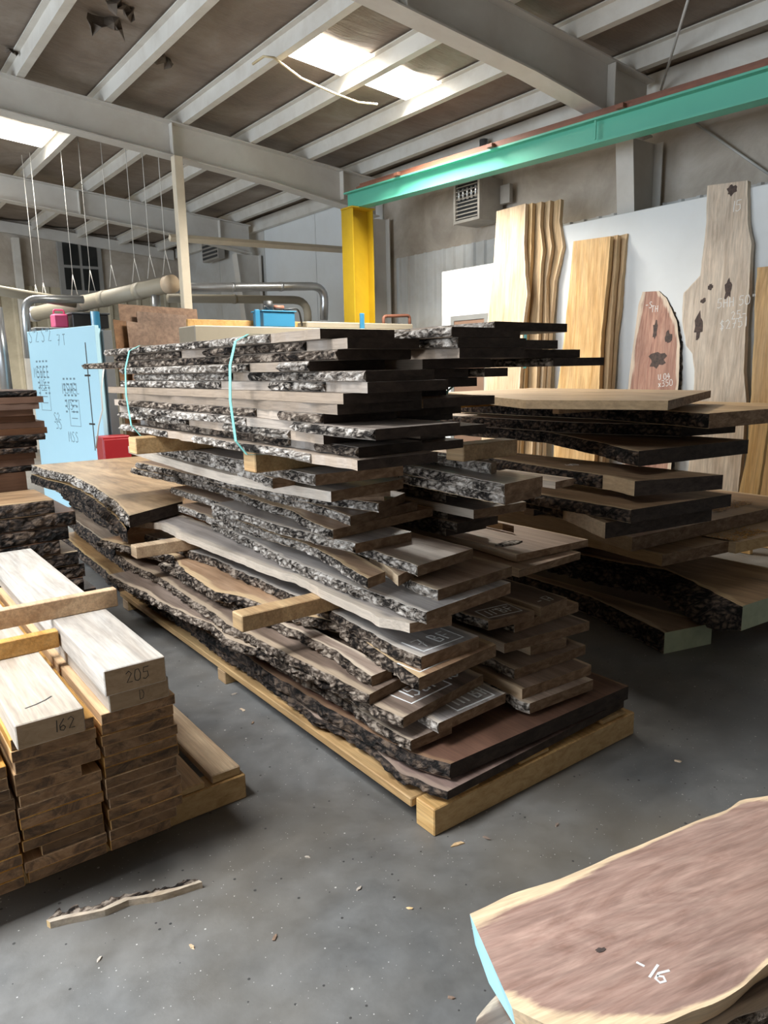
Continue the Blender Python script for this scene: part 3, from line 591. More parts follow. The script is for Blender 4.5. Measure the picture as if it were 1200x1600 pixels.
# small loose chips on the floor
q = random.Random(5)
CH = [(155, 1500, .02), (430, 1465, .03), (380, 1110, .04), (365, 1085, .03), (395, 1130, .03), (715, 1320, .05), (350, 1030, .03), (760, 1310, .03), (640, 1420, .02), (560, 1390, .025), (870, 1290, .025), (1060, 1190, .03), (480, 1340, .02), (705, 1560, .02), (300, 1480, .025)]
for i, (u, v, s) in enumerate(CH):
    c = onz(u, v, 0); a = q.uniform(0, 6.28)
    V = []; n = 5
    for z in (0, .004):
        for k in range(n):
            t = 2 * math.pi * k / n; r = s * .55 * (.5 + .7 * q.random()); x = r * math.cos(t); y = r * math.sin(t) * .4
            V.append((x * math.cos(a) - y * math.sin(a), x * math.sin(a) + y * math.cos(a), z + .0005))
    F = [tuple(range(n))[::-1], tuple(range(n, 2 * n))] + [(k, (k + 1) % n, n + (k + 1) % n, n + k) for k in range(n)]
    o = mesh_obj('wood_chip', V, F, (W['pale'], W['walnut'], W['honey'])[i % 3], None, loc=(c.x, c.y, 0))
    tag(o, 'small wood chip lying loose on the concrete floor', 'wood chip', 'wood chips on the floor')
# ================================================================== DARK STACKS BEHIND THE PACK
GA = 'dark boards stacked behind the plank pack'
q = random.Random(21)
ENDS = [60, 78, 70, 56, 60, 75, 78, 62, 55, 52, 56, 54, 50]
def xboard(x0, x1, y0, y1, z, th, mat, lab, group, seed, end=EN, bk=BK):
    # runs along X: near long side is its L edge
    return board('walnut_board', [(x1, y1), (x0, y1)], [(x1, y0), (x0, y0)], z, th, (W[mat], end), lab, 'board', group, barkR=bk, amp=.012, seed=seed, rz=math.pi / 2, sapw=.03)
NUM = ['bottom layer', 'second layer', 'third layer', 'fourth layer', 'fifth layer', 'sixth layer', 'seventh layer', 'eighth layer', 'ninth layer']
for k in range(22):
    th = .112 if k < 9 else .036
    z = .037 + (k + 1) * .112 if k < 9 else .037 + 9 * .112 + (k - 8) * .036
    lay = NUM[k] + ' from the floor' if k < 9 else ('top layer' if k == 21 else ORD[21 - k] + ' layer from its top')
    xe = ony(ENDS[(21 - k) % 13], 650, 4.65).x + q.uniform(-.03, .03) if k > 8 else q.uniform(.75, 1.0)
    xboard(-.6, xe, 4.65 + q.uniform(-.02, .03), 5.25, z, th - .001, 'toned', 'dark board in the tall stack beside the foam sheets, %s' % lay, GA, 400 + k, bk=q.choice([BKD, None, None, None]))
o = box('pine_spacer', (-.5, 4.75, 0), (.7, 4.83, .0365), [W['pine'], W['pine']]); tag(o, 'pine bearer under the tall dark stack beside the foam sheets', 'spacer')
LOWE = [(60, .0), (132, .05), (125, .0), (110, -.05), (118, .02), (100, .0), (104, .03), (96, 0), (70, 0), (85, .0), (98, 0), (68, 0)]
for k, (u, dy) in enumerate(LOWE):
    z = .045 + .075 * (k + 1); y0 = 4.42 + dy * .3 - .0
    xe = ony(u, 800, y0).x
    xboard(-.5, xe, y0 - .28, 4.6, z, .0745, ['toned', 'toned', 'toned', 'dark_oak'][k % 4], 'black stained short slab behind the plank pack, %s of its pile' % ('topmost' if k == len(LOWE) - 1 else ORD[k]), 'short dark slabs behind the plank pack', 430 + k, end=END_, bk=BKD)
o = box('pine_spacer', (-.4, 4.3, 0), (.6, 4.4, .045), [W['pine'], W['pine']]); tag(o, 'pine bearer under the short dark slabs', 'spacer')
# big tan slabs beyond the main stack
for z, th, lab, dx in ((.76, .075, 'big honey coloured slab with thick curved bark edge, uppermost of two', 0), (.675, .085, 'lower of two big honey slabs with curved bark edges', .02)):
    L = [P2(onz(u, v, .76)) for u, v in [(200, 806), (182, 785), (150, 762), (110, 742), (70, 733), (50, 727)]]
    L = [(x - dx, y) for x, y in L]
    R = [(1.8, 4.62) if dx == 0 else (L[0][0] + .12, L[0][1] + .5), (2.2, 5.6), (2.75, 6.8), (2.6, L[-1][1] - .02)]
    board('live_edge_slab', L, R, z, th, (W['gold'], END_), lab, 'slab', 'big honey slabs beyond the big stack', barkm=BKG if dx == 0 else BKD, amp=.03, seed=460 + int(dx * 100), sapw=.03)
for k in range(7):
    z = .59 - k * .083
    xl = 1.55 + (k % 3) * .06
    board('live_edge_slab', [(xl, 5.35), (xl + .1, 7.4)], [(2.5, 5.35), (2.5, 7.4)], z, .082, (W['dark_oak'], EN), 'brown slab in the pile under the big honey slabs, %s' % ('topmost' if k == 0 else ORD[6 - k] + ' from the floor'), 'slab', 'slabs under the big honey slabs', barkm=BKD, amp=.02, seed=470 + k)
# ================================================================== LEANING SLABS
def leaning(pl, pr, xb, lean, th, mat, lab, group, seed, bk=None, bkR=None, sapw=.03, end=ENT, name='leaning_slab'):
    """pl, pr: pixel outlines of the long edges, top to bottom; xb: X of the foot; lean: angle towards the wall"""
    up = Vector((math.sin(lean), 0, math.cos(lean))); nrm = Vector((-math.cos(lean), 0, math.sin(lean))); ax = Vector((0, -1, 0))
    org = Vector((xb, 0, 0))
    def l2(uv): 
        p = onp(uv[0], uv[1], org, nrm) - org; return Vector((p.dot(ax), p.dot(up)))
    A = [l2(p) for p in pl][::-1]; B = [l2(p) for p in pr][::-1]
    if A[0].y > .03: A.insert(0, Vector((A[0].x, 0.004)))
    if B[0].y > .03: B.insert(0, Vector((B[0].x, 0.004)))
    cx = (A[0].x + B[0].x) / 2
    A = [Vector((a.x - cx, a.y)) for a in A]; B = [Vector((b.x - cx, b.y)) for b in B]
    o3 = org + ax * cx
    M = Matrix(((ax.x, up.x, nrm.x, o3.x), (ax.y, up.y, nrm.y, o3.y), (ax.z, up.z, nrm.z, o3.z), (0, 0, 0, 1)))
    # the board's top face (local +Z) looks into the room
    M = M @ Matrix.Translation((0, 0, -th))
    return board(name, A, B, th, th, (W[mat], end), lab, 'slab', group, barkm=bk, barkR=bkR, amp=.012, seed=seed, M=M, sapw=sapw, rough=.004)
XB = 6.08
names = ['frontmost', 'second', 'third', 'fourth', 'rearmost']
base = ([(776, 330), (772, 400), (765, 470), (760, 520), (757, 600)], [(821, 318), (819, 380), (823, 440), (818, 505), (812, 600)])
RS = [[(821, 318), (819, 380), (821, 430), (824, 460), (818, 505), (812, 600)], [(832, 317), (830, 370), (829, 410), (826, 450), (822, 505), (820, 600)], [(846, 315), (844, 350), (848, 390), (845, 420), (842, 505), (838, 600)], [(860, 313), (858, 350), (862, 385), (853, 440), (853, 505), (848, 600)], [(876, 311), (874, 345), (880, 385), (866, 440), (860, 505), (856, 600)]]
for i in range(5):
    xb = XB + i * .062
    lef = [(u + 11 * i, v) for u, v in base[0]]
    m_ = leaning(lef, RS[i], xb, .062, .05, 'maple', 'pale wavy edged slab leaning on the white wall, %s of five' % names[i], 'five pale slabs leaning together', 500 + i, sapw=.03)
    if i == 0: s0 = m_
for i, (dl, rr) in enumerate(((0, [(954, 369), (950, 420), (946, 460), (940, 520), (936, 608)]), (22, [(965, 367), (962, 420), (958, 460), (955, 500), (949, 608)]), (36, [(980, 365), (972, 430), (968, 480), (962, 520), (955, 608)]))):
    leaning([(896 + dl, 377), (889 + dl, 450), (881 + dl, 530), (871 + dl, 608)], rr, XB + .16 + i * .075, .05, .055, 'honey', 'honey coloured slab leaning on the white wall, %s of three' % ('frontmost', 'middle', 'rearmost')[i], 'three honey slabs leaning together', 520 + i)
sc = leaning([(1004, 456), (998, 475), (992, 520), (985, 570), (981, 608)], [(1030, 454), (1042, 465), (1058, 500), (1063, 540), (1062, 575), (1060, 608)], 6.44, .05, .05, 'crotch', 'small round topped reddish slab with a dark burl, chalked with a price', None, 530, bkR=BKD, sapw=.07)
sb = leaning([(1105, 290), (1103, 350), (1094, 430), (1068, 458), (1066, 500), (1072, 540), (1081, 553), (1085, 580), (1083, 640), (1078, 700)], [(1168, 282), (1168, 350), (1174, 380), (1170, 460), (1164, 520), (1162, 580), (1166, 625), (1160, 700)], 6.34, .055, .055, 'ash', 'tallest pale slab with knots and a bulging edge leaning on the white wall', None, 531, sapw=.02)
leaning([(1183, 418), (1180, 470), (1178, 520), (1174, 600), (1168, 700)], [(1260, 410), (1256, 470), (1250, 600), (1245, 700)], 6.36, .05, .055, 'honey', 'tan leaning slab cut by the edge of the frame, beside the tallest slab', None, 532)
leaning([(1176, 640), (1165, 720), (1152, 785)], [(1202, 635), (1192, 720), (1182, 785)], 6.05, .09, .045, 'honey', 'short tan board leaning in front of the tall slabs near the floor', None, 533)
def lmark(o, text, u, v, eu, ev, h, w=.006, m=CHALK, name='chalk_marking', extra=(), th=.05):
    bpy.context.view_layer.update()
    mw = o.matrix_world; nrm = (mw.to_3x3() @ Vector((0, 0, 1))).normalized(); org = mw @ Vector((0, 0, th)); a = onp(u, v, org, nrm); e = onp(eu, ev, org, nrm) - a
    up = (mw.to_3x3() @ Vector((0, 1, 0)))
    lettering(o, text, a, e, up, h, m, w, False, name, extra)
lmark(s0, '175', 770, 424, 785, 420, .07, .005)
lmark(sc, '-S', 1008, 482, 1020, 481, .06); lmark(sc, 'TH', 1017, 488, 1030, 487, .06)
lmark(sc, 'U 04', 1028, 594, 1045, 592, .055); lmark(sc, 'x350', 1028, 605, 1045, 603, .06)
lmark(sb, '15', 1142, 332, 1152, 330, .09, th=.055); lmark(sb, '5HH 50"', 1120, 482, 1150, 478, .08, th=.055); lmark(sb, '25-', 1142, 500, 1160, 497, .07, th=.055); lmark(sb, '$2751', 1124, 516, 1150, 512, .08, th=.055)
# dark burl on the crotch slab, knots on the tall slab
KN = paint('dark_knot', (0.05, 0.035, 0.03), 0.8, dirt=.6, dscale=40, dcol=(.16, .1, .08))
def knot(o, u, v, rx_, ry_, th, seed):
    bpy.context.view_layer.update()
    mw = o.matrix_world; org = mw @ Vector((0, 0, th)); nrm = (mw.to_3x3() @ Vector((0, 0, 1))).normalized()
    c = mw.inverted() @ onp(u, v, org, nrm); V = []; n = 16; qq = random.Random(seed)
    rs = [.55 + .55 * qq.random() for _ in range(n)]
    for z in (th - .003, th + .0015):
        for k in range(n):
            t = 2 * math.pi * k / n; V.append((c.x + rx_ * rs[k] * math.cos(t), c.y + ry_ * rs[k] * math.sin(t), z))
    F = [tuple(range(n))[::-1], tuple(range(n, 2 * n))] + [(k, (k + 1) % n, n + (k + 1) % n, n + k) for k in range(n)]
    k_ = mesh_obj('dark_knot', V, F, KN, o); return k_
knot(sc, 1027, 562, .11, .09, .05, 1); knot(sc, 1044, 527, .04, .07, .05, 2); knot(sc, 1024, 514, .03, .10, .05, 3)
for (u, v, a, b) in ((1143, 297, .05, .05), (1138, 452, .04, .11), (1092, 510, .045, .13), (1099, 470, .03, .03), (1110, 448, .03, .03)): knot(sb, u, v, a, b, .055, u)
# knotty flake on the board of the second column
knot(f1, 938, 1485, .006, .012, .06, 5)
c = onz(795, 850, .75); 
V = [(c.x + .09 * math.cos(t * .5236) * (.7 + .3 * ((t * 7) % 3) / 2), c.y + .035 * math.sin(t * .5236) * (.7 + .3 * ((t * 5) % 4) / 3), z) for z in (.7502, .757) for t in range(12)]
bpy.context.view_layer.update(); iv = rk.matrix_world.inverted()
mesh_obj('grey_knot', [iv @ Vector(v) for v in V], [tuple(range(12))[::-1], tuple(range(12, 24))] + [(k, (k + 1) % 12, 12 + (k + 1) % 12, 12 + k) for k in range(12)], BKG, rk)
# ================================================================== THE SHED
XW = 7.2; YE = 17.5; YB = -5.0; XL = -8.0
def zr(x): return 4.31 + .085 * (XW - x)        # top of the rafters; purlins sit on it
CONC, nt, b = newmat('concrete_floor')
v = coords(nt, (1, 1, 1), False)
n1 = noise_n(nt, v, .9, 6, .65, .6); n2 = noise_n(nt, v, 7.0, 6, .7); n3 = noise_n(nt, v, 60.0, 3, .6)
c = ramp(nt, [(.3, (.085, .082, .078)), (.5, (.13, .126, .12)), (.72, (.185, .178, .166))]); nt.links.new(n1.outputs['Fac'], c.inputs['Fac'])
g = ramp(nt, [(.35, (.72, .72, .72)), (.68, (1.2, 1.2, 1.2))]); nt.links.new(n2.outputs['Fac'], g.inputs['Fac'])
cc = mix(nt, .7, c.outputs['Color'], g.outputs['Color'], 'MULTIPLY')
nd = noise_n(nt, v, .55, 4, .6); dr = ramp(nt, [(.45, (0, 0, 0)), (.62, (1, 1, 1))]); nt.links.new(nd.outputs['Fac'], dr.inputs['Fac'])
cc = mix(nt, math_n(nt, 'MULTIPLY', dr.outputs['Color'], .55), cc, (.125, .098, .066))
for sc_, th_, col in ((55.0, .045, (.42, .40, .37)), (23.0, .035, (.40, .38, .34)), (90.0, .05, (.42, .40, .36)), (34.0, .06, (.03, .028, .025))):
    vo = N(nt, 'ShaderNodeTexVoronoi'); vo.inputs['Scale'].default_value = sc_; nt.links.new(v, vo.inputs['Vector'])
    sepc = N(nt, 'ShaderNodeSeparateColor'); nt.links.new(vo.outputs['Color'], sepc.inputs[0])
    k = math_n(nt, 'MULTIPLY', math_n(nt, 'LESS_THAN', vo.outputs['Distance'], math_n(nt, 'MULTIPLY', sepc.outputs[1], th_ * 3.0)), math_n(nt, 'GREATER_THAN', sepc.outputs[0], .72))
    cc = mix(nt, k, cc, col)
nt.links.new(cc, b.inputs['Base Color'])
rr = ramp(nt, [(.3, (.42, .42, .42)), (.7, (.7, .7, .7))]); nt.links.new(n2.outputs['Fac'], rr.inputs['Fac']); nt.links.new(rr.outputs['Color'], b.inputs['Roughness'])
bump(nt, b, n3.outputs['Fac'], .12, .004)
# vinyl faced roof insulation
INS, nt, b = newmat('dusty_insulation')
v = coords(nt, (1, 1, 1), False); n1 = noise_n(nt, v, 1.3, 6, .65, .5); v2 = coords(nt, (.5, 3.0, .5), False); n2 = noise_n(nt, v2, 2.0, 5, .65, .8)
c = ramp(nt, [(.3, (.16, .12, .092)), (.52, (.23, .183, .145)), (.75, (.32, .275, .23))]); nt.links.new(n1.outputs['Fac'], c.inputs['Fac'])
nt.links.new(c.outputs['Color'], b.inputs['Base Color']); b.inputs['Roughness'].default_value = .6
bump(nt, b, n2.outputs['Fac'], .5, .06)
WINS, nt, b = newmat('dusty_wall_insulation')
v = coords(nt, (1, 1, 1), False); n1 = noise_n(nt, v, 1.1, 7, .65, .5)
c = ramp(nt, [(.3, (.30, .245, .19)), (.52, (.45, .39, .32)), (.72, (.56, .51, .45))]); nt.links.new(n1.outputs['Fac'], c.inputs['Fac'])
nt.links.new(c.outputs['Color'], b.inputs['Base Color']); b.inputs['Roughness'].default_value = .65; bump(nt, b, n1.outputs['Fac'], .35, .08)
LINER = paint('pale_liner', (.56, .56, .54), .5, dirt=.55, dscale=1.2, dcol=(.34, .29, .23))
TANLINER = paint('tan_liner', (.50, .44, .32), .6, dirt=.6, dscale=1.5, dcol=(.22, .18, .12))
STEEL = paint('grey_primer_steel', (.60, .575, .53), .5, dirt=.5, dscale=1.3, dcol=(.40, .35, .30))
PURL = paint('white_purlin_steel', (.68, .65, .59), .45, dirt=.45, dscale=2.5, dcol=(.42, .36, .29))
WHITE = paint('white_panel', (.72, .74, .74), .5, dirt=.25, dscale=1.5, dcol=(.55, .53, .49))
def flat(name, pts, m, th, nrm, kind='structure'):
    """a wall or slab: outline extruded backwards by th along -nrm"""
    nrm = Vector(nrm); n = len(pts); V = [Vector(p) for p in pts] + [Vector(p) - nrm * th for p in pts]
    F = [tuple(range(n)), tuple(range(n, 2 * n))[::-1]] + [(i, (i + 1) % n, n + (i + 1) % n, n + i) for i in range(n)]
    o = mesh_obj(name, V, F, m); o['kind'] = kind; return o
fl = flat('floor', [(XL, YB, 0), (XW + .3, YB, 0), (XW + .3, YE + .3, 0), (XL, YE + .3, 0)], CONC, .2, (0, 0, 1))
flat('wall_right', [(XW, YB, 0), (XW, YE, 0), (XW, YE, 4.55), (XW, YB, 4.55)], WINS, .15, (-1, 0, 0))
flat('wall_far', [(XL, YE, 0), (XL, YE, zr(XL) + .3), (XW + .15, YE, zr(XW) + .3), (XW + .15, YE, 0)], WINS, .15, (0, -1, 0))
flat('wall_back', [(XL, YB, 0), (XW + .15, YB, 0), (XW + .15, YB, zr(XW) + .3), (XL, YB, zr(XL) + .3)], WINS, .15, (0, 1, 0))
DY0, DY1, DZ = 0.5, 10.5, 4.3
flat('wall_left', [(XL, YB, 0), (XL, DY0, 0), (XL, DY0, DZ), (XL, DY1, DZ), (XL, DY1, 0), (XL, YE, 0), (XL, YE, zr(XL) + .3), (XL, YB, zr(XL) + .3)], TANLINER, .15, (1, 0, 0))
# roof with sagging insulation between the purlins
PX = [6.62, 5.74, 4.86, 3.95, 3.02, 2.1, 1.18, .26, -.66, -1.58, -2.5, -3.42, -4.34, -5.26, -6.18, -7.1]
V = []; F = []; xs = []
edges = [XW + .15] + PX + [XL]
for i in range(len(edges) - 1):
    for k in range(4): xs.append(edges[i] + (edges[i + 1] - edges[i]) * k / 4)
xs.append(XL); ys = [YB + (YE - YB) * i / 90 for i in range(91)]
for i, x in enumerate(xs):
    f = (i % 4) / 4
    for y in ys:
        sag = .035 * math.sin(math.pi * f) * (1 + .8 * nz(x, y, 3, 1.2)) + (.012 * nz(x, y, 7, 4) if f else 0)
        V.append((x, y, zr(x) + .185 - sag))
ny = len(ys)
for i in range(len(xs) - 1):
    for j in range(ny - 1): F.append((i * ny + j, i * ny + j + 1, (i + 1) * ny + j + 1, (i + 1) * ny + j))
n0 = len(V)
V += [(p[0], p[1], zr(p[0]) + .32) for p in V[:n0]]
F += [tuple(n0 + q_ for q_ in f)[::-1] for f in F[:]]
rim = [j for j in range(ny)] + [i * ny + ny - 1 for i in range(1, len(xs))] + [(len(xs) - 1) * ny + j for j in range(ny - 2, -1, -1)] + [i * ny for i in range(len(xs) - 2, 0, -1)]
for a, b_ in zip(rim, rim[1:] + rim[:1]): F.append((a, b_, b_ + n0, a + n0))
o = mesh_obj('ceiling', V, F, INS, smooth=True); o['kind'] = 'structure'
# skylights: translucent roof sheets that let daylight in; unseen left ones are added fill
SKY = emit('skylight_and_fill_sheet', (1.0, .97, .88), 6.0)
SHEETS = {}
def sky(n, x0, x1, y0, y1):
    SHEETS[n] = (x0, x1, y0, y1)
    pts = [(x0, y0), (x1, y0), (x1, y1), (x0, y1)]
    o = mesh_obj('window_%d' % n, [(x, y, zr(x) + .125) for x, y in pts] + [(x, y, zr(x) + .135) for x, y in pts], [(0, 1, 2, 3), (7, 6, 5, 4), (0, 4, 5, 1), (1, 5, 6, 2), (2, 6, 7, 3), (3, 7, 4, 0)], SKY); o['kind'] = 'structure'
def onroof(u, v, off=.13):
    return onp(u, v, Vector((XW, 0, zr(XW) + off)), Vector((.085, 0, 1)))
q1, q2, q3, q4 = [onroof(u, v) for u, v in ((440, 83), (475, 57), (660, 125), (625, 145))]
for i, (xa, xb) in enumerate(((PX[3] + .06, PX[2] - .06), (PX[2] + .06, PX[1] - .06))):
    sky(1 + i, xa, xb, (q1.y + q4.y) / 2 - .55, (q1.y + q4.y) / 2 + .05)
ya = onroof(90, 208).y; yb = onroof(90, 236).y
for i in range(3): sky(3 + i, PX[5 + i] + .06, PX[4 + i] - .06, min(ya, yb), max(ya, yb))
for i in range(3): sky(6 + i, PX[6 + i] + .06, PX[5 + i] - .06, 14.6, 15.2)
for i in range(3): sky(9 + i, PX[9 + i] + .06, PX[8 + i] - .06, 2.0, 3.2)  # out of view, added as fill light
for i in range(3): sky(12 + i, PX[12 + i] + .06, PX[11 + i] - .06, 4.0, 6.0)  # out of view, added to brighten the board tops from the left
# roof purlins (Z sections)
nums = ['first', 'second', 'third', 'fourth', 'fifth', 'sixth', 'seventh', 'eighth', 'ninth', 'tenth', 'eleventh', 'twelfth', 'thirteenth', 'fourteenth', 'fifteenth', 'sixteenth']
for i, x in enumerate(PX[:11]):
    z = zr(x); t = .012
    prof = [(x - .01, z), (x + .075, z), (x + .075, z + t), (x + t, z + t), (x + t, z + .164), (x - .07, z + .164), (x - .07, z + .152), (x - .01, z + .152)]
    o = prism('roof_purlin', [(p[0] - x, p[1] - z) for p in prof], 'y', -4.9, YE - .02, PURL, loc=(x, 0, z)); tag(o, 'pale steel roof purlin running the length of the shed, %s from the right-side eave'.replace('right-side ', '') % nums[i], 'purlin', 'steel roof purlins', 'thing')
prof = [(-.02, 0), (.08, 0), (.08, .012), (-.005, .012), (-.005, .2), (.08, .2), (.08, .212), (-.02, .212)]
o = prism('eave_strut', prof, 'y', -4.9, YE - .02, PURL, loc=(XW - .12, 0, zr(XW) - .07)); tag(o, 'galvanised eave strut running along the top of the white panelled side wall', 'strut')
# portal frames
def frame(y, lab, xm=-7.8, d=.43):
    e = empty('portal_frame', (6.9, y, 0)); tag(e, lab, 'steel frame', 'steel portal frames', 'thing')
    x0, x1 = xm, 6.93; t = .014; w = .1
    # rafter: I section along X, following the roof slope, web deeper at the knee
    V = []; F = []; secs = [x0, 2.0, 5.2, x1]; dep = [.36, .38, .42, .52]
    for x, dd in zip(secs, dep):
        zt = zr(x) - .005
        for p in [(-w, zt - dd), (w, zt - dd), (w, zt - dd + t), (.006, zt - dd + t), (.006, zt - t), (w, zt - t), (w, zt), (-w, zt), (-w, zt - t), (-.006, zt - t), (-.006, zt - dd + t), (-w, zt - dd + t)]: V.append((x - 6.9, p[0], p[1]))
    for i in range(len(secs) - 1):
        for k in range(12): F.append((i * 12 + k, i * 12 + (k + 1) % 12, (i + 1) * 12 + (k + 1) % 12, (i + 1) * 12 + k))
    F += [tuple(range(12))[::-1], tuple(range((len(secs) - 1) * 12, len(secs) * 12))]
    mesh_obj('rafter', V, F, STEEL, e)
    for xs_ in (6.3, 3.8):
        dd = .40; zt = zr(xs_) - .02
        box('stiffener_plate', (xs_ - 6.9 - .006, -w + .004, zt - dd + .02), (xs_ - 6.9 + .006, -.008, zt - .004), PURL, e, 0)
    # tapered column
    V = []
    for z, xi in ((0, 7.0), (zr(6.9) - .54, 6.60)):
        xo = 7.12
        for p in [(xi, -w), (xi + t, -w), (xi + t, -.006), (xo - t, -.006), (xo - t, -w), (xo, -w), (xo, w), (xo - t, w), (xo - t, .006), (xi + t, .006), (xi + t, w), (xi, w)]: V.append((p[0] - 6.9, p[1], z))
    F = [tuple(range(12))[::-1], tuple(range(12, 24))] + [(k, (k + 1) % 12, 12 + (k + 1) % 12, 12 + k) for k in range(12)]
    mesh_obj('column', V, F, STEEL, e)
    return e
frame(4.75, 'nearest grey steel frame, its deep rafter crossing the top of the picture')
frame(9.3, 'middle grey steel frame whose rafter passes above the thin tan post')
frame(13.4, 'farthest grey steel frame, spanning behind the thin tan post')
# far end rake beam and wall girts
o = prism('rake_beam', [(-.05, 0), (.05, 0), (.05, .22), (-.05, .22)], 'x', -7.9, 7.0, STEEL, loc=(0, YE - .09, 4.3)); 
for vv in o.data.vertices: vv.co.z += .085 * (XW - vv.co.x)  - .13
tag(o, 'grey beam along the top of the far dusty wall, following the roof slope', 'beam')
# ---- right-hand wall linings
def corrugated(name, p0, p1, z0, z1, nrm, m, pitch=.2, dep=.03):
    p0 = Vector(p0); p1 = Vector(p1); d = (p1 - p0); ln = d.length; d.normalize(); nrm = Vector(nrm); V = []; F = []
    s = 0; pts = []
    while s < ln - pitch: 
        for a, h in ((0, 0), (.62, 0), (.72, 1), (.9, 1)): pts.append((s + a * pitch, h * dep))
        s += pitch
    pts.append((ln, 0)); k = len(pts)
    for z in (z0, z1):
        for a, h in pts: 
            p = p0 + d * a + nrm * (h + .01); V.append((p.x, p.y, z))
    for z in (z0, z1):
        for a, h in pts: 
            p = p0 + d * a + nrm * .002; V.append((p.x, p.y, z))
    for i in range(k - 1):
        F += [(i, i + 1, k + i + 1, k + i), (2 * k + i + 1, 2 * k + i, 3 * k + i, 3 * k + i + 1), (i, 2 * k + i, 2 * k + i + 1, i + 1), (k + i, k + i + 1, 3 * k + i + 1, 3 * k + i)]
    F += [(0, k, 3 * k, 2 * k), (k - 1, 3 * k - 1, 4 * k - 1, 2 * k - 1)]
    o = mesh_obj(name, V, F, m); o['kind'] = 'structure'; return o
zc_ = onx(640, 372, XW).z
corrugated('trim_1', (XW, -4.9, 0), (XW, 9.15, 0), .01, 3.22, (-1, 0, 0), LINER)
corrugated('trim_2', (XL, YE, 0), (XW, YE, 0), .01, ony(40, 447, YE).z, (0, -1, 0), TANLINER, pitch=.33, dep=.04)
# smooth white wall panels beyond the middle frame
yj = [9.45, 11.4, 13.25, 15.3, YE - .02]
for i in range(4):
    o = flat('trim_%d' % (3 + i), [(XW - .02, yj[i] + .006, .01), (XW - .02, yj[i + 1] - .006, .01), (XW - .02, yj[i + 1] - .006, 4.27), (XW - .02, yj[i] + .006, 4.27)], WHITE if i < 2 else LINER, .018, (-1, 0, 0))
# white partition in front of the side wall
def panel(name, y0, y1, z1, lab):
    o = box(name, (6.56, y0, 0), (6.61, y1, z1), WHITE, None, .006); tag(o, lab, 'panel', 'white partition panels', 'thing'); return o
ylo = onx(690, 425, 6.56).y; ymid = onx(872, 345, 6.56).y
zz = onx(690, 425, 6.56).z; z2_ = onx(1000, 328, 6.56).z
wp = panel('partition_board', ymid + .004, ylo, zz, 'lower white partition panel with the brown doorway, behind the five pale slabs')
panel('partition_board', -4.0, ymid, z2_, 'long white partition that the honey, reddish and tallest slabs lean against')
yd0, yd1 = onx(762, 490, 6.52).y, onx(704, 497, 6.52).y; zd = onx(730, 492, 6.52).z
DF = paint('grey_door_frame', (.2, .2, .19), .5); DB = paint('brown_door', (.2, .12, .08), .5)
d = empty('brown_door', (6.52, (yd0 + yd1) / 2, 0)); tag(d, 'brown door with a grey frame in the lower white partition panel', 'door')
hw = (yd1 - yd0) / 2
mesh_obj('door_frame', [(x, y, z) for x in (.0, .038) for y, z in ((-hw, 0), (-hw, zd), (hw, zd), (hw, 0), (hw - .06, 0), (hw - .06, zd - .06), (-hw + .06, zd - .06), (-hw + .06, 0))],
         [(0, 1, 6, 7), (1, 2, 5, 6), (2, 3, 4, 5), (8, 15, 14, 9), (9, 14, 13, 10), (10, 13, 12, 11)] + [(i, (i + 1) % 8, 8 + (i + 1) % 8, 8 + i) for i in range(8)], DF, d)
box('door_leaf', (.006, -hw + .062, .005), (.036, hw - .062, zd - .064), DB, d, 0)
# ---- crane beam
TEAL = paint('teal_paint', (.11, .43, .31), .4, dirt=.12, dscale=2.0)
RUST = paint('rust_red_rail', (.22, .085, .05), .6, dirt=.5, dscale=8, dcol=(.1, .05, .035))
YEL = paint('yellow_paint', (.52, .33, .012), .45, dirt=.3, dscale=3)
XT = 6.05
far_ = onx(548, 329, XT); near_ = onx(1200, 157, XT)
sl = (near_.z - far_.z) / (near_.y - far_.y); zb = far_.z
e = empty('crane_beam', (XT, far_.y, zb)); tag(e, 'long teal crane runway beam with a rust red rail on top', 'beam')
hgt = onx(546, 306, XT).z - zb
Lb = far_.y + 3.0
o = prism('girder', ibeam(.16, hgt + .03, .02, .018), 'y', -Lb, .05, TEAL, e)
for vv in o.data.vertices: vv.co.z += sl * vv.co.y
o = prism('rail', [(-.075, 0), (.075, 0), (.075, .03), (.02, .03), (.02, .075), (-.02, .075), (-.02, .03), (-.075, .03)], 'y', -Lb, -.25, RUST, e, loc=(0, 0, hgt + .031))
for vv in o.data.vertices: vv.co.z += sl * vv.co.y
for k in range(5):
    y = -1.2 - k * 1.6; box('rail_clip', (-.13, y, hgt + .031 + sl * y), (-.078, y + .08, hgt + .07 + sl * y), RUST, e, .003)
prism('splice_plate', [(-.092, .03), (-.082, .03), (-.082, hgt), (-.092, hgt)], 'y', 0, .02, TEAL, e, loc=(0, onx(940, 225, XT).y - far_.y, sl * (onx(940, 225, XT).y - far_.y)))
e = empty('yellow_column', (XT, far_.y - .15, 0)); tag(e, 'yellow steel column holding up the far end of the teal beam', 'column')
prism('post', [(-.17, -.13), (-.158, -.13), (-.158, -.008), (.158, -.008), (.158, -.13), (.17, -.13), (.17, .13), (.158, .13), (.158, .008), (-.158, .008), (-.158, .13), (-.17, .13)], 'z', .02, zb - .025, YEL, e)
box('base_plate', (-.25, -.2, 0), (.25, .2, .02), YEL, e, .003); box('cap_plate', (-.19, -.15, zb - .025), (.19, .12, zb - .006), YEL, e, .003)
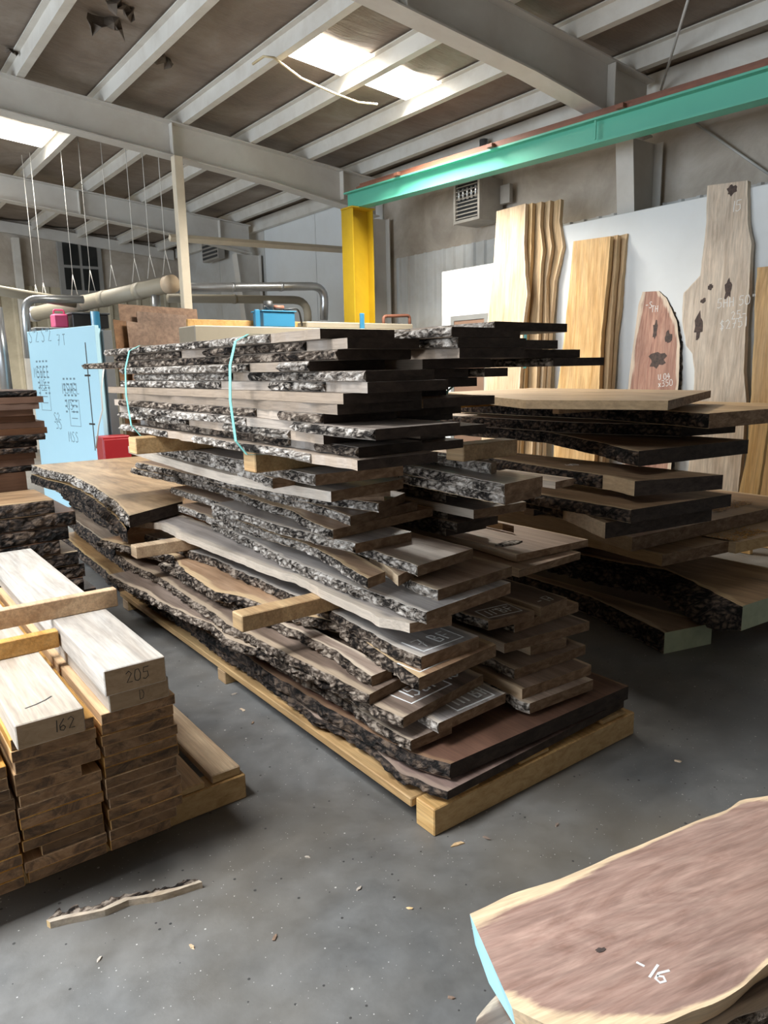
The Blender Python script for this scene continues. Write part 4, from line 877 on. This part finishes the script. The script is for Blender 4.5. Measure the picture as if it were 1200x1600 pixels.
# ---- unit heater
GREY = paint('heater_grey', (.36, .33, .29), .5, dirt=.5, dscale=5); DKG = paint('dark_grey', (.05, .05, .05), .5)
GALV = paint('galvanised_metal', (.55, .56, .57), .3, metal=.85, dirt=.3, dscale=8)
e = empty('unit_heater', (6.95, 7.1, 3.38)); tag(e, 'tan unit heater with dark louvres hanging below the teal beam', 'heater')
x0 = -.25
prism('casing', [(-.235, 0), (.235, 0), (.235, .5), (-.235, .5)], 'x', -.2, .16, GREY, e)
mesh_obj('front_frame', [(x, y, z) for x in (-.25, -.201) for y, z in ((-.235, 0), (.235, 0), (.235, .5), (-.235, .5), (-.2, .035), (.2, .035), (.2, .465), (-.2, .465))],
         [(0, 1, 5, 4), (1, 2, 6, 5), (2, 3, 7, 6), (3, 0, 4, 7), (8, 12, 13, 9), (9, 13, 14, 10), (10, 14, 15, 11), (11, 15, 12, 8)] + [(i, (i + 1) % 4, 8 + (i + 1) % 4, 8 + i) for i in range(4)] + [(4 + i, 12 + i, 12 + (i + 1) % 4, 4 + (i + 1) % 4) for i in range(4)], GREY, e)
box('dark_core', (-.206, -.2, .035), (-.2005, .2, .465), DKG, e, 0)
for k in range(9):
    z = .05 + k * .046
    prism('louvre', [(-.245, z), (-.21, z + .02), (-.21, z + .026), (-.245, z + .006)], 'y', -.198, .198, GREY, e)
    # profile above is (x,z) swept along y
for k in range(5): tube('coil_fin', [(-.238, -.16 + .3 * k / 4 - .0, .27), (-.238, -.16 + .3 * k / 4, .40)], .018, GALV, e, 8)
tube('flue_pipe', [(0, -.05, .5), (0, -.05, .98)], .055, GALV, e, 12); box('control_box', (.1, -.4, .2), (.16, -.238, .42), GREY, e, .004)
# ---- thin tan post and girt
POST = paint('cream_tube', (.58, .50, .38), .5, dirt=.35, dscale=3)
pb = ony(290, 478, 9.15); pt = ony(268, 205, 9.15)
o = box('steel_post', (pb.x - .055, 9.06, 0), (pb.x + .055, 9.17, zr(pb.x) - .43), POST, None, .006); tag(o, 'thin cream square post standing under the middle rafter', 'post')
gy = 13.2; ga = ony(290, 372, gy); gb = onx(618, 398, 7.1)
o = tube('wall_girt', [(3.95, 9.9, ony(292, 374, 9.9).z), (6.9, 9.9, ony(600, 396, 9.9).z)], .05, POST, None, 4, False); tag(o, 'cream horizontal tube running from the thin post to the side wall', 'tube')
# ---- far window and wall fittings on the end wall
WF = paint('window_frame_grey', (.3, .29, .27), .5); GL = paint('dark_glass', (.02, .022, .022), .15, dirt=.3)
a_ = ony(92, 505, YE); c_ = ony(150, 382, YE); a2 = ony(100, 455, YE)
e = empty('far_window', (a2.x, YE - .08, a2.z)); tag(e, 'dark old window high in the far dusty wall', 'window', kind='thing')
w_ = c_.x - a2.x; h2 = c_.z - a2.z
box('frame', (-.08, 0, -.08), (w_ + .08, .07, h2 + .08), WF, e, .01)
for i in range(2):
    for j in range(2): box('pane', (w_ * i / 2 + .03, -.012, h2 * j / 2 + .03), (w_ * (i + 1) / 2 - .03, -.001, h2 * (j + 1) / 2 - .03), GL, e, 0)
for i, (u, lab) in enumerate(((24, 'pale steel post on the far wall near the frame edge'),)):
    p = ony(u, 400, YE); o = box('wall_post', (p.x - .07, YE - .2, 0), (p.x + .07, YE - .05, 4.4), PURL, None, .005); tag(o, lab, 'post', 'far wall posts')
p = onx(335, 392, 7.0); e = empty('vent_box', (6.9, p.y, p.z)); tag(e, 'small grey vent box high on the side wall behind the post', 'vent box')
prism('casing', [(-.4, -.2), (.4, -.2), (.4, .2), (-.4, .2)], 'x', 0, .14, GREY, e, loc=(0, 0, 0))
for k in range(4): box('louvre', (-.02, -.35, -.16 + k * .08), (-.001, .35, -.12 + k * .08), DKG, e, 0)
# rods and cables
CAB = paint('steel_rod', (.5, .48, .44), .4, dirt=.3)
o = tube('brace_rod', [onx(1075, 0, 5.9), onx(1033, 140, 7.0)], .012, CAB, None, 6); tag(o, 'slanting steel brace rod running up from the frame knee', 'rod')
o = tube('brace_rod', [onx(1080, 188, 7.15), onx(1210, 278, 7.15)], .013, CAB, None, 6); tag(o, 'steel brace rod sloping down the dusty wall beside the frame column', 'rod')
ROPE = paint('yellow_rope', (.62, .5, .3), .7, dirt=.2)
o = tube('hanging_rope', [onroof(u, v, -.08) for u, v in ((395, 100), (412, 88), (428, 90), (470, 122), (520, 145), (560, 160), (590, 163))], .012, ROPE, None, 6); tag(o, 'frayed yellowish rope strung under the skylight', 'rope')
# torn flaps of insulation
TORN = paint('torn_insulation', (.13, .1, .075), .8, dirt=.6, dscale=10)
for i, (u, v, s, lab) in enumerate(((165, 35, .16, 'larger clump of torn insulation hanging from the roof'), (192, 15, .12, 'torn insulation flap next to the larger clump'), (255, 95, .1, 'small torn insulation flap between two purlins'), (19, 84, .05, 'smallest torn insulation flap near the frame corner'))):
    p = onroof(u, v, .1); qq = random.Random(i); V = []; F = []
    for a in range(7):
        for b_ in range(3): V.append(((a / 6 - .5) * 2 * s + qq.uniform(-.02, .02), qq.uniform(-.06, .06), .06 - b_ * s * .45 * (.6 + qq.random() * .7)))
    n0 = len(V); V += [(x, y + .012, z) for x, y, z in V]
    for a in range(6):
        for b_ in range(2):
            f = (a * 3 + b_, a * 3 + b_ + 1, a * 3 + b_ + 4, a * 3 + b_ + 3); F += [f, tuple(n0 + t for t in f)[::-1]]
    rim = [0, 3, 6, 9, 12, 15, 18, 19, 20, 17, 14, 11, 8, 5, 2, 1]
    for a, b_ in zip(rim, rim[1:] + rim[:1]): F.append((a, b_, n0 + b_, n0 + a))
    o = mesh_obj('hanging_flap', V, F, TORN, loc=p); tag(o, lab, 'flap', 'torn roof insulation')
# ================================================================== EQUIPMENT AT THE BACK
FOAM = paint('pale_blue_foam', (.44, .68, .78), .5, dirt=.2, dscale=2, dcol=(.38, .60, .70))
DGREY = paint('dark_grey_sheet', (.12, .125, .13), .5, dirt=.3)
PRINT = paint('print_grey', (.16, .25, .3), .7, dirt=.2)
pr_ = ony(150, 508, 8.4); pl_ = Vector((2.02, 9.4, 0))
A0 = Vector((pr_.x - .02, 8.4, 0)); B0 = Vector((ony(42, 520, 9.98).x, 9.98, 0)); hz = pr_.z
e = empty('foam_sheets', A0); tag(e, 'pale blue foam sheets standing on edge with printed marks and a dark cut line', 'foam sheets')
d = (B0 - A0); L0 = d.length; ang = math.atan2(d.y, d.x); e.rotation_euler = (0, 0, ang)
# local x runs away from the camera along the sheet, local -y is its hidden side, +y the printed face
box('front_sheet', (0, -.05, 0), (L0, 0, hz), FOAM, e, .004)
box('second_sheet', (.04, -.09, 0), (L0, -.052, hz - .03), FOAM, e, .004)
box('edge_panel', (.0, -.2, 0), (L0 - .2, -.095, hz - .05), DGREY, e, .004)
bpy.context.view_layer.update(); fs = [c for c in e.children if c.name.startswith('front_sheet')][0]
def onfoam(u, v): return onp(u, v, e.matrix_world @ Vector((0, 0, 0)), (e.matrix_world.to_3x3() @ Vector((0, 1, 0))))
ex = (e.matrix_world.to_3x3() @ Vector((-1, 0, 0)))
def fprint(text, u, v, h, w=.006, extra=()): lettering(fs, text, onfoam(u, v), ex, Vector((0, 0, 1)), h, PRINT, w, False, 'printed_lettering', extra)
bpy.context.view_layer.update()
fprint('S"2 S"2', 46, 536, .15, .012); 
hexm = []
for (u, v) in ((56, 565), (98, 592)):
    ex_ = []
    for r_ in range(7):
        for c_2 in range(4):
            if c_2 == 1 and r_ > 3: continue
            ex_.append([(c_2 * .55, -r_ * .42), (c_2 * .55 + .3, -r_ * .42)])
    fprint('', u, v, .15, .022, ex_)
for (u, v, t) in ((54, 590, 'MSWEL'), (98, 615, 'MSWEL'), (63, 608, 'US'), (105, 640, 'US'), (90, 540, '7 T'), (85, 660, 'S2'), (88, 670, '3S'), (108, 690, 'MSS')): fprint(t, u, v, .12, .011)
for (u, v) in ((62, 602), (107, 625)): fprint('', u, v, .15, .01, [[(0, 0), (1.6, 0), (1.6, -2), (0, -2), (0, 0)], [(.3, -.4), (1.2, -.4)], [(.3, -.9), (1.2, -.9)], [(.3, -1.4), (1.2, -1.4)]])
a = onfoam(133, 535); bq = onfoam(149, 704)
lettering(fs, '', a, bq - a, Vector(ex), 1.0, INK, .02, False, 'cut_line', [[(0, 0), ((bq - a).length, 0)], [((bq - a).length * .3, -.08), ((bq - a).length * .3, .05)], [((bq - a).length * .75, -.08), ((bq - a).length * .75, .05)]])
CABL = paint('white_cable', (.62, .62, .6), .5, dirt=.1)
REDP = paint('red_paint', (.35, .015, .02), .4, dirt=.2)
pc = onz(160, 705, .8)
xr = ony(160, 690, 8.1).x; e = empty('red_cabinet', (xr, 8.1, 0)); tag(e, 'low red steel cabinet between the foam sheets and the strapped bundle', 'cabinet')
zr_ = ony(175, 682, 8.1).z; box('body', (0, 0, 0), (.3, .24, zr_), REDP, e, .01); box('door', (.01, -.015, .05), (.29, -.001, zr_ - .03), REDP, e, .004)
# brown plywood offcuts leaning
for i, (x0, x1, y, ztop, t, lab) in enumerate(((ony(170, 500, 8.9).x, ony(205, 480, 8.9).x, 8.76, ony(165, 500, 8.9).z, -.03, 'narrow brown plywood piece at the left of the leaning plywood'), (ony(189, 500, 8.8).x, ony(222, 500, 8.8).x, 8.7, ony(190, 502, 8.8).z, .02, 'front brown plywood strip with a slanted edge'), (ony(178, 478, 9.0).x, ony(302, 478, 9.0).x, 8.9, ony(240, 478, 9.0).z, 0, 'widest brown plywood sheet at the back of the leaning plywood'), (ony(206, 490, 8.9).x, ony(285, 490, 8.9).x, 8.82, ony(240, 488, 8.9).z, .02, 'brown plywood sheet in the middle of the leaning plywood'))):
    V = []
    for yy in (0, .014):
        V += [(0, yy - .25, 0), (x1 - x0, yy - .25, 0), (x1 - x0 + t, yy, ztop - .03), (t * .5 + .02, yy, ztop)]
    o = mesh_obj('plywood_sheet', V, [(0, 1, 2, 3), (7, 6, 5, 4), (0, 4, 5, 1), (1, 5, 6, 2), (2, 6, 7, 3), (3, 7, 4, 0)], W['ply'], loc=(x0, y, 0)); tag(o, lab, 'plywood', 'brown plywood leaning behind the bundle')
# long machine bench
BEIGE = paint('beige_machine', (.27, .235, .175), .5, dirt=.3); SLAT = W['pine']
ym = 7.75; zm = ony(300, 508, ym).z; xm0 = ony(304, 515, ym).x; xm1 = 6.45
BLUE = paint('blue_paint', (.025, .17, .30), .4, dirt=.25); BLK = paint('black_rubber', (.02, .02, .02), .5)
e = empty('clamp_machine', (xm0, ym, 0)); tag(e, 'long beige clamping machine with a wooden backboard behind the strapped bundle', 'machine')
box('bed', (0, 0, 0), (xm1 - xm0, .45, zm), BEIGE, e, .01)
box('backboard', (.05, .3, zm + .001), (xm1 - xm0 - .1, .34, zm + .085), SLAT, e, .004)
box('top_beam', (1.45, .05, zm + .001), (xm1 - xm0 - .05, .28, zm + .075), BEIGE, e, .01)
for u in (398, 561):
    p = ony(u, 500, ym + .1); box('blue_upright', (p.x - xm0 - .03, .02, zm - .05), (p.x - xm0 + .03, .049, zm + .19), BLUE, e, .005)
p = ony(437, 500, ym); 
e2 = empty('hydraulic_pump', (p.x, ym + .15, zm + .001)); tag(e2, 'blue hydraulic tank with a black motor on top of the beige machine', 'pump')
box('tank', (-.2, -.13, 0), (.22, .13, .17), BLUE, e2, .008); box('tank_lid', (-.22, -.14, .1705), (.24, .14, .185), BLUE, e2, .004)
tube('motor', [(-.06, 0, .186), (-.06, 0, .30)], .055, BLK, e2, 14); tube('fitting', [(.02, 0, .23), (.14, 0, .23)], .028, RUST, e2, 8)
tube('hose', bend([(.1, -.08, .2), (.32, -.06, .23), (.36, -.05, .02)], .08), .012, BLK, e2, 8); tube('hose', bend([(-.1, -.09, .2), (-.17, -.09, .24), (-.16, -.09, .19)], .03), .01, BLK, e2, 8)
p = ony(600, 500, ym)
o = tube('copper_pipe', bend([(ony(599, 500, ym + .4).x, ym + .4, zm + .002), ony(599, 494, ym + .4), ony(640, 493, ym + .4), (ony(640, 500, ym + .4).x, ym + .4, zm + .002)], .05), .022, RUST, None, 8); tag(o, 'rusty pipe with an elbow on the beige machine beside the yellow column', 'pipe')
# ducts
PVC = paint('dusty_tan_duct', (.30, .265, .2), .55, dirt=.5, dscale=5, dcol=(.27, .23, .17))
da = ony(269, 443.5, 9.4); db = ony(52, 491, 12.6)
e = empty('dust_duct', da); tag(e, 'thick dusty tan extraction duct with a capped end hanging from wires', 'duct')
rel = lambda p: p - da
tube('main_pipe', [rel(da), rel(db)], [.105, .105], PVC, e, 18); dd = (db - da).normalized()
CAP = paint('tan_cap', (.5, .38, .26), .6, dirt=.3)
tube('end_cap', [-dd * .02, dd * .1], .112, CAP, e, 18); tube('open_end', [rel(db) - dd * .1, rel(db) + dd * .02], .116, GALV, e, 18)
for s in (.18, .42, .58): tube('joint_band', [dd * (s * (db - da).length), dd * (s * (db - da).length + .12)], .112, PVC, e, 18)
br = da.lerp(db, .62); bl = ony(-20, 451, 10.6)
tube('branch_pipe', [rel(bl), rel(br)], .065, PVC, e, 14)
tube('drop_pipe', [rel(da) + dd * .35 + Vector((0, 0, -.08)), rel(da) + dd * .35 + Vector((0, 0, -.5))], .055, GALV, e, 12)
WIRE = paint('thin_wire', (.62, .6, .55), .5, dirt=.1)
for i, (u, v0, v1) in enumerate(((178, 250, 440), (214, 270, 442), (238, 280, 440), (262, 290, 405), (145, 280, 452), (118, 300, 458), (72, 320, 466), (60, 330, 470))):
    s = min(.95, max(.03, (269 - u) / 217)); p = da.lerp(db, s)
    # perspective-correct place along the duct
    lo, hi = 0.0, 1.0
    for _ in range(30):
        mid_ = (lo + hi) / 2; q_ = da.lerp(db, mid_) - EYE
        x_ = 600 + FPX * (ROWS[0][0] * q_.x + ROWS[1][0] * q_.y + ROWS[2][0] * q_.z) / (ROWS[0][2] * q_.x + ROWS[1][2] * q_.y + ROWS[2][2] * q_.z)
        if x_ > u: lo = mid_
        else: hi = mid_
    p = da.lerp(db, lo); j = p + Vector((0, 0, .42)); top = Vector((p.x, p.y, zr(p.x) + .1))
    ee = empty('hanging_wire', j); tag(ee, 'thin wire with a forked end holding the tan duct, %s from the capped end' % (['first', 'second', 'third', 'fourth', 'fifth', 'sixth', 'seventh', 'eighth'][[3, 2, 1, 0, 4, 5, 6, 7].index(i)]), 'wire', 'wires holding the tan duct')
    tube('wire', [Vector((0, 0, 0)), top - j], .0045, WIRE, ee, 5)
    sd = dd * .08
    for s_ in (-1, 1): tube('fork', [Vector((0, 0, 0)), sd * s_ + Vector((0, 0, -.29))], .0045, WIRE, ee, 5)
def duct(pts, r, rad, lab, m=GALV, bands=()):
    P = bend(pts, rad); e = empty('hanging_duct', P[0]); tag(e, lab, 'duct'); tube('pipe', [p - P[0] for p in P], r, m, e, 14)
    for b_ in bands:
        t = (P[1] - P[0]).normalized(); q_ = P[0].lerp(P[1], b_); tube('band', [q_ - P[0] - t * .02, q_ - P[0] + t * .02], r * 1.12, m, e, 14)
    return e
Y1 = 9.75
duct([ony(270, 450, Y1), ony(508, 447, Y1), ony(506, 500, Y1)], .062, .25, 'upper shiny metal duct that elbows down near the yellow column', bands=(.4, .76))
duct([ony(262, 466, Y1 + .3), ony(481, 469, Y1 + .3), ony(481, 505, Y1 + .3)], .06, .25, 'lower metal duct that elbows down behind the blue pump', PVC, bands=(.5,))
YL = 10.3
duct([ony(130, 468, YL), ony(38, 467, YL), ony(45, 560, YL)], .05, .16, 'grey pipe elbow dropping behind the foam sheets')
duct([ony(-6, 480, YL), ony(12, 620, YL)], .07, .1, 'upright grey pipe at the edge of the frame')
# small things above and beside the foam
PINK = paint('pink_plastic', (.62, .08, .2), .4, dirt=.1)
e = empty('tool_cupboard', (ony(112, 500, 11.2).x, 11.2, 0)); tag(e, 'tall dark cupboard standing behind the pale blue foam sheets', 'cupboard')
zt_ = ony(112, 512, 11.2).z; box('body', (-.5, 0, 0), (.45, .5, zt_), DGREY, e, .01); box('door', (-.48, -.02, .05), (-.03, -.001, zt_ - .05), DGREY, e, .004); box('door', (-.01, -.02, .05), (.43, -.001, zt_ - .05), DGREY, e, .004)
e = empty('tool_case', (ony(92, 500, 11.3).x, 11.35, zt_ + .0005)); tag(e, 'pink tool case on top of the dark cupboard', 'case')
box('body', (-.08, -.1, 0), (.12, .1, .19), PINK, e, .02); tube('handle', bend([(-.05, 0, .19), (-.05, 0, .25), (.09, 0, .25), (.09, 0, .19)], .03), .012, PINK, e, 8)
e = empty('black_crate', (ony(122, 500, 11.3).x, 11.35, zt_ + .0005)); tag(e, 'black storage crate beside the pink tool case', 'crate')
box('body', (-.1, -.15, 0), (.4, .15, .19), BLK, e, .01); box('rim', (-.115, -.17, .1905), (.42, .17, .215), DGREY, e, .006)
o = tube('blue_cylinder', [(ony(153, 500, 9.7).x, 9.8, 0), (ony(153, 500, 9.7).x, 9.8, ony(153, 486, 9.7).z)], .055, BLUE, None, 14); tag(o, 'upright blue tube between the foam sheets and the brown plywood', 'tube')
o = tube('hanging_cable', [ony(162, 575, 7.7), ony(158, 610, 7.7), ony(160, 640, 7.7), ony(154, 665, 7.75), ony(150, 700, 7.9)], .008, CABL, None, 6); tag(o, 'thin pale cable dangling at the edge of the foam sheets', 'cable')
# sawdust and chips heaped on the planks at the frame's edge
def sawdust(lab, spots, z, n, seed):
    q = random.Random(seed); V = []; F = []
    c0 = onz(spots[0][0], spots[0][1], z)
    for _ in range(n):
        a, b_ = q.choice(spots[:-1]), q.choice(spots); t = q.random()
        p = onz(a[0] + (b_[0] - a[0]) * t, a[1] + (b_[1] - a[1]) * t, z) - c0
        x = p.x + q.gauss(0, .015); y = abs(p.y + .05 + q.gauss(0, .05)); s_ = q.uniform(.004, .012); zz = q.uniform(.0015, .012); an = q.uniform(0, 6.28); k = len(V)
        for j in range(3): V.append((x + s_ * math.cos(an + j * 2.1), y + s_ * math.sin(an + j * 2.1), zz - .0015 * (j % 2)))
        V.append((x, y, zz + .004)); F += [(k, k + 1, k + 2)[::-1], (k, k + 1, k + 3), (k + 1, k + 2, k + 3), (k + 2, k, k + 3)]
    o = mesh_obj('sawdust', V, F, W['orange'], loc=(c0.x, c0.y, z)); tag(o, lab, 'sawdust', kind='stuff')
sawdust('sawdust heaped on the long brown plank under the dark slabs', [(1125, 800), (1160, 795), (1195, 790), (1190, 796)], .5905, 260, 1)
sawdust('sawdust heaped on the plank at the edge of the frame', [(1152, 846), (1170, 838), (1195, 832), (1185, 838)], .5005, 260, 2)
# ================================================================== LIGHT
def area(name, loc, rot, sx, sy, en, col, spread=None):
    l = bpy.data.lights.new(name, 'AREA'); l.shape = 'RECTANGLE'; l.size = sx; l.size_y = sy; l.energy = en; l.color = col
    if spread: l.spread = spread
    o = bpy.data.objects.new(name, l); COL.objects.link(o); o.location = loc; o.rotation_euler = rot; return o
# daylight through the big open door in the left wall
area('door_daylight', (XL + .1, (DY0 + DY1) / 2, DZ / 2 + .05), (0, -math.pi / 2, 0), DZ - .1, DY1 - DY0, 1000, (.80, .90, 1.0))
# daylight falling through the roof skylights, plus fill from the added unseen ones
def skyl(n, en, col=(1.0, .96, .88)):
    x0, x1, y0, y1 = SHEETS[n]; a = math.atan(.085)
    area('skylight_and_fill', ((x0 + x1) / 2, (y0 + y1) / 2, zr((x0 + x1) / 2) + .12), (0, a, 0), abs(x1 - x0), abs(y1 - y0), en, col, 2.3)
for n, en in ((1, 190), (2, 190), (3, 70), (4, 70), (5, 70), (6, 110), (7, 110), (8, 110)): skyl(n, en)
for n in (9, 10, 11): skyl(n, 170, (.9, .95, 1.0))  # cool fill lamps under the added sheets
for n in (12, 13, 14): skyl(n, 430, (.74, .87, 1.0))  # strong bluish fill lamps for the board tops
w = bpy.data.worlds.new('outside'); S.world = w; w.use_nodes = True
w.node_tree.nodes['Background'].inputs[0].default_value = (.7, .82, 1.0, 1); w.node_tree.nodes['Background'].inputs[1].default_value = 1.0
S.view_settings.exposure = 0.0
